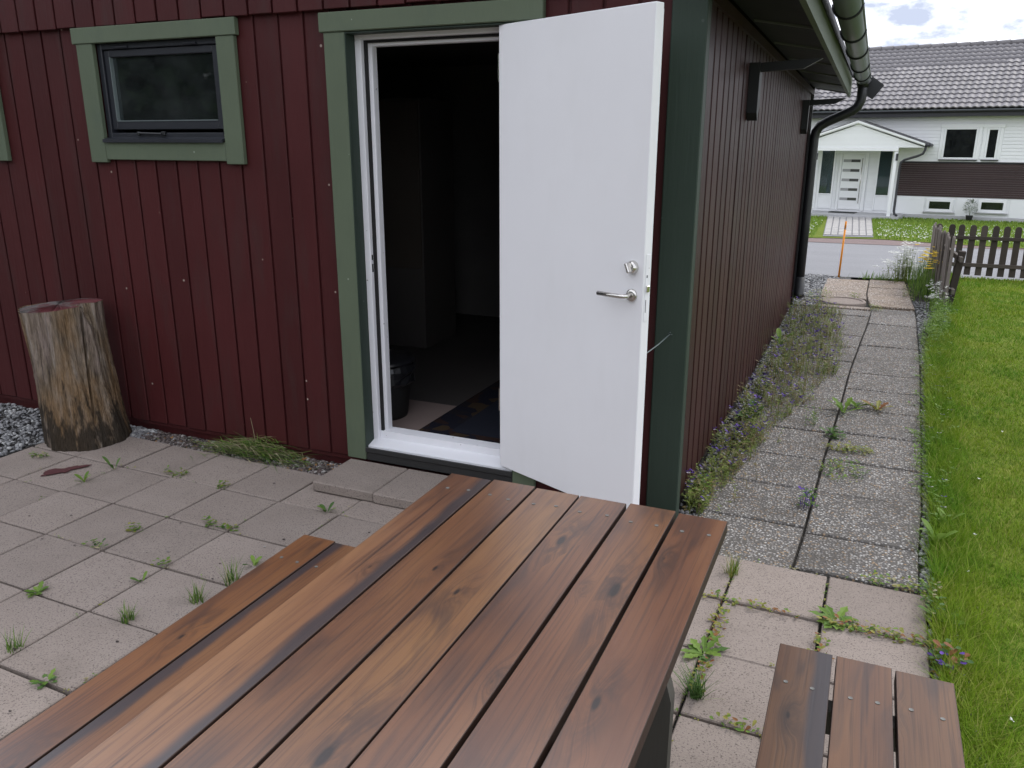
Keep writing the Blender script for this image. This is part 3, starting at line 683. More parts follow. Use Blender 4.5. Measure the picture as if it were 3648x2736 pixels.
# windows
def window(dx, n):
    x0, x1 = WINS[0][0]+dx, WINS[0][1]+dx
    mb = MB(); t = .03
    mb.cbox(x0, x0+t, .0, .09, WZ0, WZ1, .003); mb.cbox(x1-t, x1, .0, .09, WZ0, WZ1, .003)
    mb.cbox(x0+t, x1-t, .0, .09, WZ1-t, WZ1, .003); mb.cbox(x0+t, x1-t, .0, .09, WZ0, WZ0+.035, .003)
    w = part('window', mb, M['sash'], shed)
    mb = MB(); a0, a1, b0, b1 = x0+.032, x1-.032, WZ0+.052, WZ1-.032; s = .035
    mb.cbox(a0, a0+s, .012, .06, b0, b1, .003); mb.cbox(a1-s, a1, .012, .06, b0, b1, .003); mb.cbox(a0+s, a1-s, .012, .06, b1-s, b1, .003); mb.cbox(a0+s, a1-s, .012, .06, b0, b0+.042, .003)
    sa = part('sash', mb, M['sash'], w)
    mb = MB(); mb.box(a0+s, a0+s+.006, .010, .035, b0+.045, b1-s, mi=0); mb.box(a0+s, a1-s, .010, .03, b0+.042, b0+.047); part('glazing_bead', mb, M['zinc'], sa)
    mb = MB(); mb.box(a0+s, a1-s, .03, .036, b0+.042, b1-s); part('pane', mb, M['glass'], sa)
    mb = MB(); mb.tube([(x0+.235, -.012, WZ0+.034), (x0+.40, -.014, WZ0+.03)], .005, 6); mb.cbox(x0+.395, x0+.42, -.014, .005, WZ0+.022, WZ0+.042, .003); mb.cbox(x0+.225, x0+.24, -.014, .005, WZ0+.022, WZ0+.042, .003); part('stay_handle', mb, M['hook'], w)
    for hx in (x0+.14, x0+.60):
        mb = MB(); mb.tube([(hx, -.003, WZ1-.022), (hx+.085, -.003, WZ1-.022)], .007, 8); part('hinge', mb, M['sash'], w)
    mb = MB(); mb.prism([(.02, WZ0+.018), (-.045, WZ0+.002), (-.045, WZ0-.014), (-.038, WZ0-.014), (-.03, WZ0-.004), (.02, WZ0+.012)], x0+.003, x1-.003, 'x'); part('sill_flashing', mb, M['sash'], w)
    g = M['green']
    for q in ((x0-.138, x1+.129, -.036, -.004, WZ1, TOPZ-.002), (x0-.116, x0, -.031, -.004, 1.541, WZ1-.001), (x1, x1+.112, -.031, -.004, 1.541, WZ1-.001), (x0+.001, x1-.001, -.029, -.004, 1.556, WZ0-.012)):
        mb = MB(); mb.cbox(*q, .003); part('casing_board', mb, g, w)
    return w
window(0, 0); window(-1.737, 1)

# door frame
mb = MB(); t = .035
mb.cbox(DX0+.002, DX0+t, .045, .13, DZ0+.065, DZ1, .003); mb.cbox(DX1-t, DX1-.002, .045, .13, DZ0+.065, DZ1, .003); mb.cbox(DX0+t, DX1-t, .045, .13, DZ1-.024, DZ1, .003)
df = part('door_frame', mb, M['wframe'], shed)
mb = MB(); s0, s1 = DX0+t, DX1-t
mb.cbox(s0, s0+.034, .085, .129, DZ0+.065, DZ1-.024, .003); mb.cbox(s1-.034, s1, .085, .129, DZ0+.065, DZ1-.024, .003); mb.cbox(s0+.034, s1-.034, .085, .129, DZ1-.05, DZ1-.024, .003); part('door_stop', mb, M['wframe'], df)
mb = MB(); mb.box(s0+.0005, s0+.014, .070, .0845, DZ0+.1, DZ1-.025); mb.box(s0+.014, s1-.014, .070, .0845, DZ1-.036, DZ1-.025); mb.box(s1-.014, s1-.0005, .070, .0845, DZ0+.1, DZ1-.025); part('weatherstrip', mb, M['seal'], df)
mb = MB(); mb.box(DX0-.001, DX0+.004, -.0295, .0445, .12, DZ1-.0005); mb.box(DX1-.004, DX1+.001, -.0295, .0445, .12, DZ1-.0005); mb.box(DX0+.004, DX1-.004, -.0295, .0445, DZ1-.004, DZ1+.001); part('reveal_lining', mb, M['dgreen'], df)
mb = MB(); mb.prism([(-.012, .128), (.066, .152), (.067, .190), (.129, .196), (.129, .10), (-.012, .10)], DX0+.004, DX1-.004, 'x'); part('threshold', mb, M['wframe'], df)
mb = MB(); mb.cbox(DX0-.001, DX1-.0, -.026, .03, .052, .118, .004); mb.cbox(DX0-.001, DX1-.0, -.034, -.0265, .098, .126, .003); part('kick_board', mb, M['black'], df)
for q in ((-1.765, -.664, -.040, -.004, 2.129, 2.213), (-1.745, DX0, -.034, -.004, .055, 2.1285), (DX1, -.685, -.034, -.004, .055, 2.1285)):
    mb = MB(); mb.cbox(*q, .004); part('casing_board', mb, M['green'], df)
mb = MB(); mb.cbox(s0+.0002, s0+.0022, .048, .068, .98, 1.17, .001); sp = part('strike_plate', mb, M['wframe'], df)
mb = MB(); mb.box(s0+.0023, s0+.0029, .052, .064, 1.03, 1.07); mb.box(s0+.0023, s0+.0029, .052, .064, 1.09, 1.115); part('strike_hole', mb, M['seal'], sp)

# door leaf standing open; local u along the leaf from the hinge, w into the leaf
HX, HY, EX, EY = -.871, -.016, -.118, -.352
DW = math.hypot(EX-HX, EY-HY); da = math.atan2(EY-HY, EX-HX)
MD = Matrix.Translation((HX, HY, 0)) @ Matrix.Rotation(da, 4, 'Z')
mb = MB(); mb.cbox(0, DW, 0, .044, .142, 2.121, .0025, MD); mb.cbox(.012, DW-.013, .0445, .062, .158, 2.105, .002, MD)
door = part('door', mb, M['door'], shed)
def wp(u, w, z): return MD @ Vector((u, w, z))
hu, hz = .772, 1.083
mb = MB(); Ml = MD @ Matrix.Translation((hu, 0, hz)) @ Matrix.Rotation(PI/2, 4, 'X')
mb.lathe([(.0255, 0), (.0255, .004), (.023, .008), (.013, .010)], 24, Ml)
mb.tube([wp(hu, -.006, hz), wp(hu, -.036, hz), wp(hu-.006, -.046, hz), wp(hu-.018, -.052, hz), wp(hu-.05, -.053, hz-.001), wp(hu-.130, -.052, hz-.002)], .0088, 12)
part('lever_handle', mb, M['steel'], door, smooth=True)
mb = MB(); kz = 1.192; Mk = MD @ Matrix.Translation((hu, 0, kz)) @ Matrix.Rotation(PI/2, 4, 'X')
mb.lathe([(.0265, 0), (.0265, .006), (.024, .016), (.019, .022), (.008, .024)], 24, Mk)
mb.cbox(-.0065, .0065, -.02, .02, .018, .042, .003, Mk @ Matrix.Rotation(.45, 4, 'Z')); part('thumb_turn', mb, M['steel'], door)
mb = MB(); mb.cbox(DW-.0002, DW+.0018, .010, .034, .985, 1.245, .001, MD); lp = part('lock_plate', mb, M['wframe'], door)
mb = MB(); mb.cbox(DW+.0018, DW+.010, .014, .030, 1.10, 1.125, .002, MD); part('latch', mb, M['steel'], lp)
mb = MB(); mb.box(DW+.0018, DW+.0023, .016, .022, 1.155, 1.165, MD); mb.box(DW+.0018, DW+.0023, .016, .019, 1.02, 1.07, MD); part('keyhole', mb, M['seal'], lp)
for z in (.42, 1.9):
    mb = MB(); mb.tube([wp(-.008, .012, z), wp(-.008, .012, z+.11)], .008, 8); part('hinge', mb, M['steel'], door)
# thin wire hook that holds the door to the corner board
a, b = wp(DW-.02, .062, .845), Vector((-.075, -.034, .873))
mb = MB(); mb.tube([a, a*.5+b*.5+Vector((0, 0, -.004)), b], .0026, 6); mb.tube([b+Vector((-.005, .0, .004)), b+Vector((.004, -.008, .012))], .002, 5); mb.tube([b, b+Vector((.012, -.004, .002))], .002, 5)
part('door_stay_wire', mb, M['zinc'], door)

# interior
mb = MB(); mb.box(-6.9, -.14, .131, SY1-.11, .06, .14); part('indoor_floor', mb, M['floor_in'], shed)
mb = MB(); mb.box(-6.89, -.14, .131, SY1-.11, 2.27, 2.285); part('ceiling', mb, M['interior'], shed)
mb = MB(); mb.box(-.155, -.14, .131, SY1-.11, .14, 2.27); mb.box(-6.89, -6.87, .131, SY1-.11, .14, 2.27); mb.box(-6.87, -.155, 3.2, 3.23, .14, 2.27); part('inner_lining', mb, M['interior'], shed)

# things inside the doorway
t = thing('floor_mat', (-1.62, .5, .14), 'beige mat on the shed floor just inside the doorway', 'mat')
mb = MB(); mb.add([(-1.98, .16, .1405), (-1.44, .16, .1405), (-1.485, .72, .1405), (-1.98, .725, .1405), (-1.98, .16, .145), (-1.44, .16, .145), (-1.485, .72, .145), (-1.98, .725, .145)], [(3,2,1,0),(4,5,6,7),(0,1,5,4),(1,2,6,5),(2,3,7,6),(3,0,4,7)])
part('mat_sheet', mb, M['mat_in'], t)
t = thing('rug', (-1.1, .9, .15), 'dark rug with patterned border on the shed floor', 'rug')
mb = MB(); mb.cbox(-1.475, -.5, .17, 2.3, .1455, .152, .002); part('rug_border', mb, M['rug'], t)
mb = MB(); mb.cbox(-1.30, -.65, .30, 2.15, .1522, .155, .001); part('rug_field', mb, M['rugin'], t)
t = thing('waste_bin', (-1.80, .42, .145), 'black lidded waste bin lined with a plastic bag behind the door jamb', 'bin')
Mb = Matrix.Translation((-1.80, .42, .1455))
mb = MB(); mb.lathe([(.135, 0), (.14, .02), (.165, .27), (.17, .31)], 28, Mb); part('bin_body', mb, M['seal'], t, smooth=True)
mb = MB(); pr = []
for i, (r, z) in enumerate([(.171, .20), (.185, .215), (.178, .25), (.19, .28), (.186, .315)]):
    for k in range(28): a = 2*PI*k/28; q = r+random.uniform(-.007, .007); pr.append(Mb @ Vector((q*math.cos(a), q*math.sin(a), z+random.uniform(-.008, .008))))
mb.add(pr, [(i*28+k, i*28+(k+1) % 28, (i+1)*28+(k+1) % 28, (i+1)*28+k) for i in range(4) for k in range(28)]); part('bin_bag', mb, M['bag'], t)
mb = MB(); mb.lathe([(.188, .322), (.19, .33), (.17, .345), (.09, .356), (.02, .36)], 28, Mb); ld = part('lid', mb, M['bag'], t, smooth=True)
mb = MB(); mb.tube([Mb @ Vector((.02+.03*math.cos(a)-.05, .0, .36+.03*math.sin(a))) for a in [PI*k/8 for k in range(9)]], .005, 6); part('lid_handle', mb, M['steel'], ld)
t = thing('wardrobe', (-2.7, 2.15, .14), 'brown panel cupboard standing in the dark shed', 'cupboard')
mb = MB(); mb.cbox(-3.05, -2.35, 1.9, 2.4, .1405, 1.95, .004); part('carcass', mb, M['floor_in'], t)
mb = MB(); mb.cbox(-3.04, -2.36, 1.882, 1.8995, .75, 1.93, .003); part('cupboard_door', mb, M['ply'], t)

# step of two rows of slabs before the door
for n, (x, lb) in enumerate(((-1.549, 'raised concrete step slab nearest the stump, below the door jamb'), (-1.198, 'raised concrete step slab in the middle below the white threshold'), (-.847, 'raised concrete step slab behind the table, below the open door'))):
    mb = MB(); mb.cbox(x-.1735, x+.1735, -.372-.006*n, -.04, .002, .052, .005); tag(part('step_slab', mb, M['slab']), lb, 'slab', 'slabs forming the door step')

# ================================================================== PICNIC TABLE AND BENCHES
mb = MB(); mb.lathe([(.0052, 0), (.0052, .0010), (.0022, .0006)], 10); screw_me = mesh_of('screw', mb, M['screw'])
def plank(x0, x1, y0, y1, z, th, mat, parent, sy):
    n = 10; mb = MB(); b = .0014; pts = []
    prof = [(x0+b*.3, z-th), (x0, z-th+b), (x0, z-b), (x0+b*.35, z-b*.35), (x0+b, z), (x1-b, z), (x1-b*.35, z-b*.35), (x1, z-b), (x1, z-th+b), (x1-b*.3, z-th)]
    sk = random.uniform(-.002, .002)
    e0, e1 = y0, y1+random.uniform(-.003, .003)
    k = len(prof)
    rows = [(e1, .004), (e1-.004, 0), (e0, 0)]
    vs = []
    for yy, ins in rows:
        for (px, pz) in prof:
            cxm = (x0+x1)/2; vs.append((px+(ins if px < cxm else -ins), yy, pz-(ins if pz > z-th/2 else -ins)))
    fs = [tuple(range(k-1, -1, -1)), tuple(2*k+i for i in range(k))]
    for r in range(2): fs += [(r*k+i, r*k+(i+1) % k, (r+1)*k+(i+1) % k, (r+1)*k+i) for i in range(k)]
    mb.add(vs, fs); mb.m = [1 if 2 <= q < 2+2*k and (q-2) % k != 4 else 0 for q in range(len(fs))]; p_ = part('plank', mb, [mat, M['plank_edge']], parent)
    w = x1-x0
    for yy in sy:
        for xx in (x0+w*.27, x0+w*.75):
            put('screw', screw_me, p_, Matrix.Translation((xx+random.uniform(-.006, .006), yy+random.uniform(-.007, .007), z+.0002)) @ Matrix.Rotation(random.random()*6, 4, 'Z'))
TZ = .74
tx = [(-.3700, -.2455), (-.2395, -.1145), (-.1080, .0150), (.0190, .1460), (.1545, .2755), (.2845, .4075)]
tb = thing('picnic_table', (.02, -2.35, 0), 'brown stained plank table standing nearest the camera', 'table')
for i, (a, b) in enumerate(tx): plank(a, b, -3.22, -1.455+.004*math.sin(i*2.1), TZ, .034, TW_[i], tb, (-1.555, -3.1))
for yy in (-1.57, -2.35, -3.1):
    mb = MB(); mb.cbox(-.30, .345, yy-.022, yy+.022, TZ-.034-.072, TZ-.0345, .004); part('cross_batten', mb, M['greywood'], tb)
for yy in (-1.74, -2.98):
    for s in (1, -1):
        mb = MB(); cxm = .021
        pr = [(.27, TZ-.036), (.325, TZ-.036), (.325, .50), (.352, .40), (.352, .0), (.262, .0), (.262, .30), (.24, .40), (.17, .52), (.10, .60), (.10, TZ-.036)]
        pr = [(cxm+s*(px-cxm), pz) for px, pz in pr]
        if s < 0: pr = pr[::-1]
        mb.prism(pr, yy-.021, yy+.021); part('leg', mb, M['greywood'], tb)
mb = MB(); mb.cbox(-.0, .045, -2.958, -1.762, .30, .37, .004); part('stretcher', mb, M['greywood'], tb)
def bench(xs_, y1, lab, y0, mats):
    bn = thing('bench', ((xs_[0][0]+xs_[-1][1])/2, (y0+y1)/2, 0), lab, 'bench', group='benches beside the table')
    for i, (a, b) in enumerate(xs_): plank(a, b, y0, y1-.004*i, .46, .034, mats[i], bn, (y1-.155, y0+.15))
    x0, x1 = xs_[0][0], xs_[-1][1]
    for yy in (y1-.155, y0+.15):
        mb = MB(); mb.cbox(x0+.03, x1-.03, yy-.022, yy+.022, .36, .4255, .004); part('cross_batten', mb, M['greywood'], bn)
        for a in (x0+.04, x1-.10):
            mb = MB(); mb.cbox(a, a+.06, yy-.021, yy+.021, 0, .3595, .004); part('leg', mb, M['greywood'], bn)
    return bn
bench([(-.880, -.7625), (-.7565, -.637), (-.630, -.512)], -1.497, 'brown stained bench partly hidden on the stump side of the table', -3.2, BW_[0])
bench([(.5635, .6855), (.6945, .8165), (.8245, .9470)], -1.50, 'brown stained bench on the lawn side of the table', -2.98, BW_[1])

# ================================================================== STUMP
def stump():
    t = thing('tree_stump', (-3.38, -.27, 0), 'weathered upright tree stump with red stained top against the red wall', 'stump')
    n, k = 420, 40; mb = MB(); vs = []
    rs = np.random.RandomState(4); ph = rs.uniform(0, 6.28, 8)
    for j in range(k):
        w = j/(k-1); z = .785*w
        ccx = -3.365-.085*w; ccy = -.285+.01*w
        for i in range(n):
            a = 2*PI*i/n
            r = .197+.010*math.sin(2*a+ph[0])+.007*math.sin(3*a+ph[1]+w)+.005*math.sin(7*a+ph[2]+2*w)+.003*math.sin(17*a+ph[3]+w*2)+.0015*math.sin(31*a+ph[4])+rs.normal(0, .0010)
            r += -.012*math.sin(w*PI)+.015*(1-w)**2.0*(1+.9*math.cos(a+.1)) + .002*math.sin(w*11+a*3)
            # two drying cracks on the right-hand front
            for a0, w0, dep, wid in ((-.46+.42*w, .14, .11, .045), (-.06+.45*w, .42, .09, .038)):
                d = (a-a0+PI) % (2*PI)-PI
                if w > w0:
                    open_ = (w-w0)/(1-w0); r -= dep*min(1, open_*1.6)*min(1, max(0, 2.2*(1-abs(d)/(wid*(.55+.9*open_)))))
            # shallow sunken flank between the cracks
            d = (a-.18+PI) % (2*PI)-PI
            if abs(d) < .24 and w > .84: r -= .07*(w-.84)/.16*(1-abs(d)/.24)
            r = max(r, .05)
            zz = z + (.014*math.cos(a-.5)-.012 if j == k-1 else 0)
            vs.append((ccx+r*math.cos(a), ccy+r*math.sin(a), zz+.001))
    fs = [(j*n+i, j*n+(i+1) % n, (j+1)*n+(i+1) % n, (j+1)*n+i) for j in range(k-1) for i in range(n)]
    mb.add(vs, fs); part('stump_body', mb, M['stump'], t, smooth=True)
    mb = MB(); top = vs[-n:]; c = (-3.45, -.275, .782)
    ring2 = [tuple(c[q]+(p[q]-c[q])*.6 for q in range(3)) for p in top]; ring2 = [(p[0], p[1], p[2]+rs.uniform(-.004, .006)) for p in ring2]
    topl = [(p[0], p[1], p[2]+.0005) for p in top]
    mb.add(topl+ring2+[c], [(i, (i+1) % n, n+(i+1) % n, n+i) for i in range(n)]+[(n+i, n+(i+1) % n, 2*n) for i in range(n)])
    part('stump_top', mb, M['stumptop'], t)
stump()
# dried paint spill on one slab
mb = MB(); pts = []
for i in range(26):
    a = 2*PI*i/26; r = 1+.30*math.sin(2*a+.9)+.20*math.sin(5*a)+.1*math.sin(9*a); al, pe = .085*r*math.cos(a), (.040+.012*math.cos(3*a))*r*math.sin(a)
    pts.append((-3.07+.42*al+.907*pe, -.68+.907*al-.42*pe, .0052))
pts = pts[::-1]
mb.add(pts+[(p[0]*1, p[1], .0025) for p in pts], [tuple(range(26))]+[(i, 26+i, 26+(i+1) % 26, (i+1) % 26) for i in range(26)])
tag(part('paint_spill', mb, M['redspill']), 'dried red paint spill on a patio slab before the stump', 'paint spill')

# ================================================================== SMALL PLANTS
def blade(mb, base, ang, h, lean, w, mi=0, seg=3, droop=.0):
    bx, by, bz = base; dx, dy = math.cos(ang), math.sin(ang); vs = []
    for k in range(seg+1):
        u = k/seg; o = lean*(u**1.6); z = h*u-droop*u**3
        ww = w*(1-u**1.5)*.5+.0002; vs += [(bx+dx*o-dy*ww, by+dy*o+dx*ww, bz+z), (bx+dx*o+dy*ww, by+dy*o-dx*ww, bz+z)]
    mb.add(vs, [(2*k, 2*k+1, 2*k+3, 2*k+2) for k in range(seg)], mi)
def leaf(mb, base, ang, L, w, rise, mi=0, toothed=False, droop=.3):
    bx, by, bz = base; dx, dy = math.cos(ang), math.sin(ang); n = 7; vs = []
    for k in range(n+1):
        u = k/n; prof = math.sin(PI*min(1, u*.9+.06))**.8*(.45+.75*u)*1.1
        if toothed: prof *= 1.15 if k % 2 else .62
        if k == n: prof = .05
        ww = w*.5*prof; o = L*u; z = rise*L*u-droop*L*u*u*rise*1.3+.004
        vs += [(bx+dx*o-dy*ww, by+dy*o+dx*ww, bz+z+.12*ww), (bx+dx*o, by+dy*o, bz+z-.1*ww), (bx+dx*o+dy*ww, by+dy*o-dx*ww, bz+z+.12*ww)]
    mb.add(vs, [f for k in range(n) for f in ((3*k, 3*k+1, 3*k+4, 3*k+3), (3*k+1, 3*k+2, 3*k+5, 3*k+4))], mi)
R = random.uniform
GRP = 'weeds growing in the paving joints'
def rosette(x, y, n, L, w, lab, toothed=True, mats=('weed', 'weed_dark'), rise=.45, name='rosette_weed', z=-.008, cat='weed', grp=GRP, a0=None, spread=2*PI):
    mb = MB(); a_ = R(0, 6) if a0 is None else a0
    if x < -.3: L, w = L*.78, w*.8
    for k in range(n): leaf(mb, (x+R(-.008, .008), y+R(-.008, .008), z), a_+spread*k/n+R(-.3, .3), L*R(.65, 1.1), w*R(.8, 1.15), rise*R(.5, 1.6), 0 if R(0, 1) < .7 else 1, toothed)
    return tag(part(name, mb, [M[q] for q in mats]), lab, cat, grp)
def tuft(x, y, n, h, spread, lab, mats=('weed', 'weed_dark', 'dry'), w=.0035, rad=.025, cat='grass tuft', z=-.01):
    mb = MB()
    for k in range(n):
        a = R(0, 2*PI); q = rad*math.sqrt(R(0, 1)); b = R(0, 2*PI)
        blade(mb, (x+q*math.cos(b), y+q*math.sin(b), z), a, h*R(.45, 1.1), spread*R(.1, 1.1), w*R(.7, 1.3), 0 if R(0, 1) < .5 else (1 if R(0, 1) < .8 else 2))
    return tag(part('grass_tuft', mb, [M[q] for q in mats]), lab, cat, GRP)
def creeper(x, y, n, rx, ry, lab, mats=('weed', 'weed_yellow', 'weed_dark'), s=.015, rot=0, h=.022, pk=(.55, .85), grp=GRP, ret=False):
    mb = MB()
    for k in range(n):
        a, q = R(0, 2*PI), math.sqrt(R(0, 1)); u, v = rx*q*math.cos(a), ry*q*math.sin(a)
        px, py_ = x+u*math.cos(rot)-v*math.sin(rot), y+u*math.sin(rot)+v*math.cos(rot); r = R(0, 1)
        leaf(mb, (px, py_, R(-.006, h)), R(0, 2*PI), s*R(.7, 1.6), s*R(.6, 1.0), R(-.2, .8), 0 if r < pk[0] else (1 if r < pk[1] else 2))
        if k % 3 == 0: blade(mb, (px, py_, -.008), R(0, 6.28), h*R(.7, 1.5), .012, .0016, 2, 2)
    o = part('creeping_weed', mb, [M[q] for q in mats])
    return o if ret else tag(o, lab, 'weed', grp)

rosette(-2.105, -1.574, 10, .065, .024, 'dandelion rosette in the joint nearest the left picture edge')
rosette(-1.592, -1.933, 9, .06, .022, 'dandelion rosette low down beside the left bench board')
tuft(-1.848, -1.856, 34, .075, .06, 'thin grass tuft at the left picture edge between two dandelions')
tuft(-1.637, -1.575, 60, .075, .05, 'bushy grass tuft on the slab left of the bench')
tuft(-1.50, -1.38, 55, .08, .05, 'short dense grass tuft against the bench edge')
tuft(-1.479, -1.218, 46, .10, .06, 'tall grass tuft beside the far end of the left bench')
rosette(-1.488, -1.079, 4, .06, .026, 'few upright leaves just beyond the left bench end', False, rise=1.2)
creeper(-2.187, -1.039, 26, .05, .03, 'small green clump in the joint in the middle of the left patio')
rosette(-2.857, -.742, 5, .075, .026, 'upright pale green leaf weed before the paint spill', False, rise=1.1)
rosette(-2.865, -.545, 3, .07, .028, 'single upright leaf weed nearest the stump foot', False, rise=1.4)
creeper(-2.497, -.486, 40, .075, .03, 'bright clover patch where four slabs meet near the stump')
creeper(-2.173, -.506, 22, .035, .03, 'tiny clover patch between stump and door step')
creeper(-1.914, -.864, 26, .05, .025, 'flat clover patch in the joint left of the bench tip', rot=-.2)
creeper(-1.812, -.859, 26, .05, .025, 'second flat clover patch right beside the other near the bench tip', rot=-.2)
rosette(-1.521, -.54, 5, .055, .028, 'small leafy weed in front of the step slabs', False, rise=.9)
creeper(-2.211, -1.223, 20, .05, .02, 'pale creeping weed in a joint halfway down the left patio', mats=('weed_dark', 'weed', 'dry'))
creeper(-1.829, -1.228, 20, .045, .02, 'thin creeping weed in the joint beside the bench middle')
rosette(-1.81, -1.351, 3, .05, .02, 'two small leaves in a joint left of the bench', False, rise=.9)
creeper(-3.36, -.60, 34, .06, .03, 'pale green tuft at the foot of the stump', mats=('weed', 'dry', 'weed_dark'))
rosette(.299, -.941, 12, .085, .03, 'lush dandelion between table edge and right bench')
tuft(.323, -1.179, 80, .10, .085, 'dark green grass tuft below the table edge', mats=('weed_dark', 'weed_dark', 'weed'), w=.004)
rosette(.700, -.56, 14, .095, .03, 'spreading broad leaved weed beyond the right bench', True, mats=('weed', 'weed_dark'), rise=.3)
tuft(.301, -.369, 60, .10, .05, 'yellowish grass tuft at the path corner by the table', mats=('weed', 'weed_yellow', 'dry'))
creeper(.523, -1.272, 60, .14, .03, 'yellow green creeper in the joint left of the right bench', mats=('weed_yellow', 'weed', 'weed_red'), rot=-.02)
creeper(.40, -.585, 50, .17, .025, 'creeping weed in the slab joint above the lush dandelion', mats=('weed_yellow', 'weed', 'weed_red'), rot=-.02)
creeper(.318, -.76, 60, .025, .15, 'yellow creeper running along the joint above the lush dandelion', mats=('weed_yellow', 'weed', 'weed_red'))
creeper(.318, -1.08, 40, .02, .10, 'reddish creeper in the joint between dandelion and dark tuft', mats=('weed_yellow', 'weed_red', 'weed'))
creeper(.83, -.59, 170, .19, .03, 'long yellow green creeper along the joint behind the right bench', mats=('weed_yellow', 'weed', 'weed_red'))
creeper(.66, -.80, 50, .03, .13, 'yellowish creeper at the tip of the right bench', mats=('weed_yellow', 'weed', 'weed_red'))
creeper(.90, -.20, 70, .13, .04, 'creeper on the seam between the pebbled path and plain slabs', mats=('weed', 'weed_yellow', 'dry'))
rosette(.63, 2.006, 8, .12, .036, 'large pale dandelion in the path middle joint', True, mats=('weed', 'weed'), rise=.9)
rosette(.70, 2.15, 5, .10, .04, 'smaller broad leaves right behind the large path dandelion', False, rise=.8)
rosette(.828, 2.145, 7, .12, .038, 'reddish dying dandelion on the right path slabs', True, mats=('weed_yellow', 'weed_red'), rise=.7)
creeper(.53, .442, 60, .04, .05, 'dark leafy weed in the near path joint', mats=('weed_dark', 'weed', 'purple'), s=.018, h=.07)
creeper(.68, 1.292, 150, .13, .06, 'yellow moss patch across the middle path joint', mats=('weed_yellow', 'weed_yellow', 'weed'))
creeper(.66, .95, 140, .12, .16, 'flat green chickweed patch on the near right path slab', mats=('weed', 'weed_yellow', 'weed_dark'))
creeper(.45, 1.72, 40, .05, .10, 'sparse upright weed on the left path slabs', mats=('weed_dark', 'viola_leaf', 'weed'), s=.016, h=.09)
creeper(.60, 1.5, 30, .05, .05, 'grey green leaf clump beside the yellow moss', mats=('weed_dark', 'weed_dark', 'weed'), s=.03, h=.03)
rosette(1.066, .244, 5, .09, .034, 'tall pale leaf clump at the lawn edge beside the path', False, mats=('weed', 'weed'), rise=1.2)
rosette(1.12, .46, 3, .09, .034, 'upright pale leaves at the lawn edge further along', False, mats=('weed', 'weed'), rise=1.3)
rosette(1.05, -.416, 5, .075, .04, 'folded broad leaf weed at the patio corner by the lawn', False, mats=('weed', 'weed_dark'), rise=.8)
creeper(1.046, -.711, 60, .05, .06, 'purple self heal flowers beside the right bench tip', mats=('weed_dark', 'purple', 'weed_red'), s=.022, h=.06, pk=(.5, .75))
creeper(1.02, -.30, 70, .04, .12, 'grey green leaves where path and lawn meet', mats=('weed_dark', 'weed', 'dry'), s=.014, h=.05)
creeper(.045, .33, 160, .06, .13, 'leafy green clump at the foot of the shed corner', mats=('weed', 'weed_dark', 'weed_yellow'), s=.016, h=.08)
rosette(.10, 1.62, 6, .12, .05, 'dark dock leaves by the side wall among violas', False, mats=('weed_dark', 'weed_dark'), rise=1.0)
rosette(.06, 3.75, 4, .12, .05, 'bright dock leaf by the side wall further back', False, mats=('weed', 'weed'), rise=1.3)

mb = MB()
for k in range(1500):
    i_, j_ = random.randint(-2, 11), random.randint(-6, 5); al = R(-.5, .5)
    u, v = (i_*GS, (j_+al)*GS) if R(0, 1) < .5 else ((i_+al)*GS, j_*GS)
    if math.sin(i_*3.3+j_*5.1+al*4)+.6*math.sin(i_*1.7-j_*2.9) < .55 and i_ < 9: continue
    x = GX+math.cos(GP)*u-math.sin(GP)*v+R(-.006, .006); y = GY+math.sin(GP)*u+math.cos(GP)*v+R(-.006, .006)
    if y > -.2: continue
    r_m = R(0, 1)
    for l in range(3): leaf(mb, (x+R(-.008, .008), y+R(-.008, .008), R(-.012, .004)), R(0, 6.28), R(.006, .014), R(.004, .008), R(-.1, .8), 0 if r_m < .4 else (1 if r_m < .75 else 2))
tag(part('joint_moss', mb, [M['weed'], M['weed_yellow'], M['dry']]), 'tiny green and yellow growth in the patio slab joints', 'moss', kind='stuff')
# cut grass heap by the wall
mb = MB()
for k in range(900):
    a = R(-.22, .22)+(PI if R(0, 1) < .5 else 0); x, y = random.gauss(-2.30, .17), min(-.025, random.gauss(-.10, .042)); hz_ = .085*math.exp(-((x+2.32)/.22)**2)
    blade(mb, (x, y, R(-.02, max(.0, hz_))), a+R(-.7, .7), R(.0, .03), R(.05, .16), R(.003, .006), 0 if R(0, 1) < .36 else (1 if R(0, 1) < .45 else 2), 3, R(0, .03))
blade(mb, (-2.36, -.03, 0), 2.6, .25, .10, .003, 0, 6)
tag(part('cut_grass_heap', mb, [M['dry'], M['weed_dark'], M['weed']]), 'heap of wilted cut grass at the foot of the red wall', 'grass heap')
mb = MB()
for (x, y, s) in ((-2.02, -.085, .030), (-1.83, -.06, .022), (-1.94, -.12, .014)):
    leaf(mb, (x, y, 0), R(0, 6), s*1.5, s, .35, 0, True)
tag(part('dry_leaves', mb, M['weed_red']), 'orange dry leaves on the gravel by the door step', 'dry leaves', kind='stuff')
# crumbs and droppings on the slabs
mb = MB()
for k in range(110):
    x, y = R(-3.3, -.4), R(-2.2, -.25); s = R(.002, .006)
    mb.add([(x+s*v[0]*1.4, y+s*v[1], .003+s*.4+s*v[2]*.5) for v in IV], IF)
tag(part('crumbs', mb, M['stone_brown']), 'dark crumbs and small stones scattered on the patio slabs', 'debris', kind='stuff')

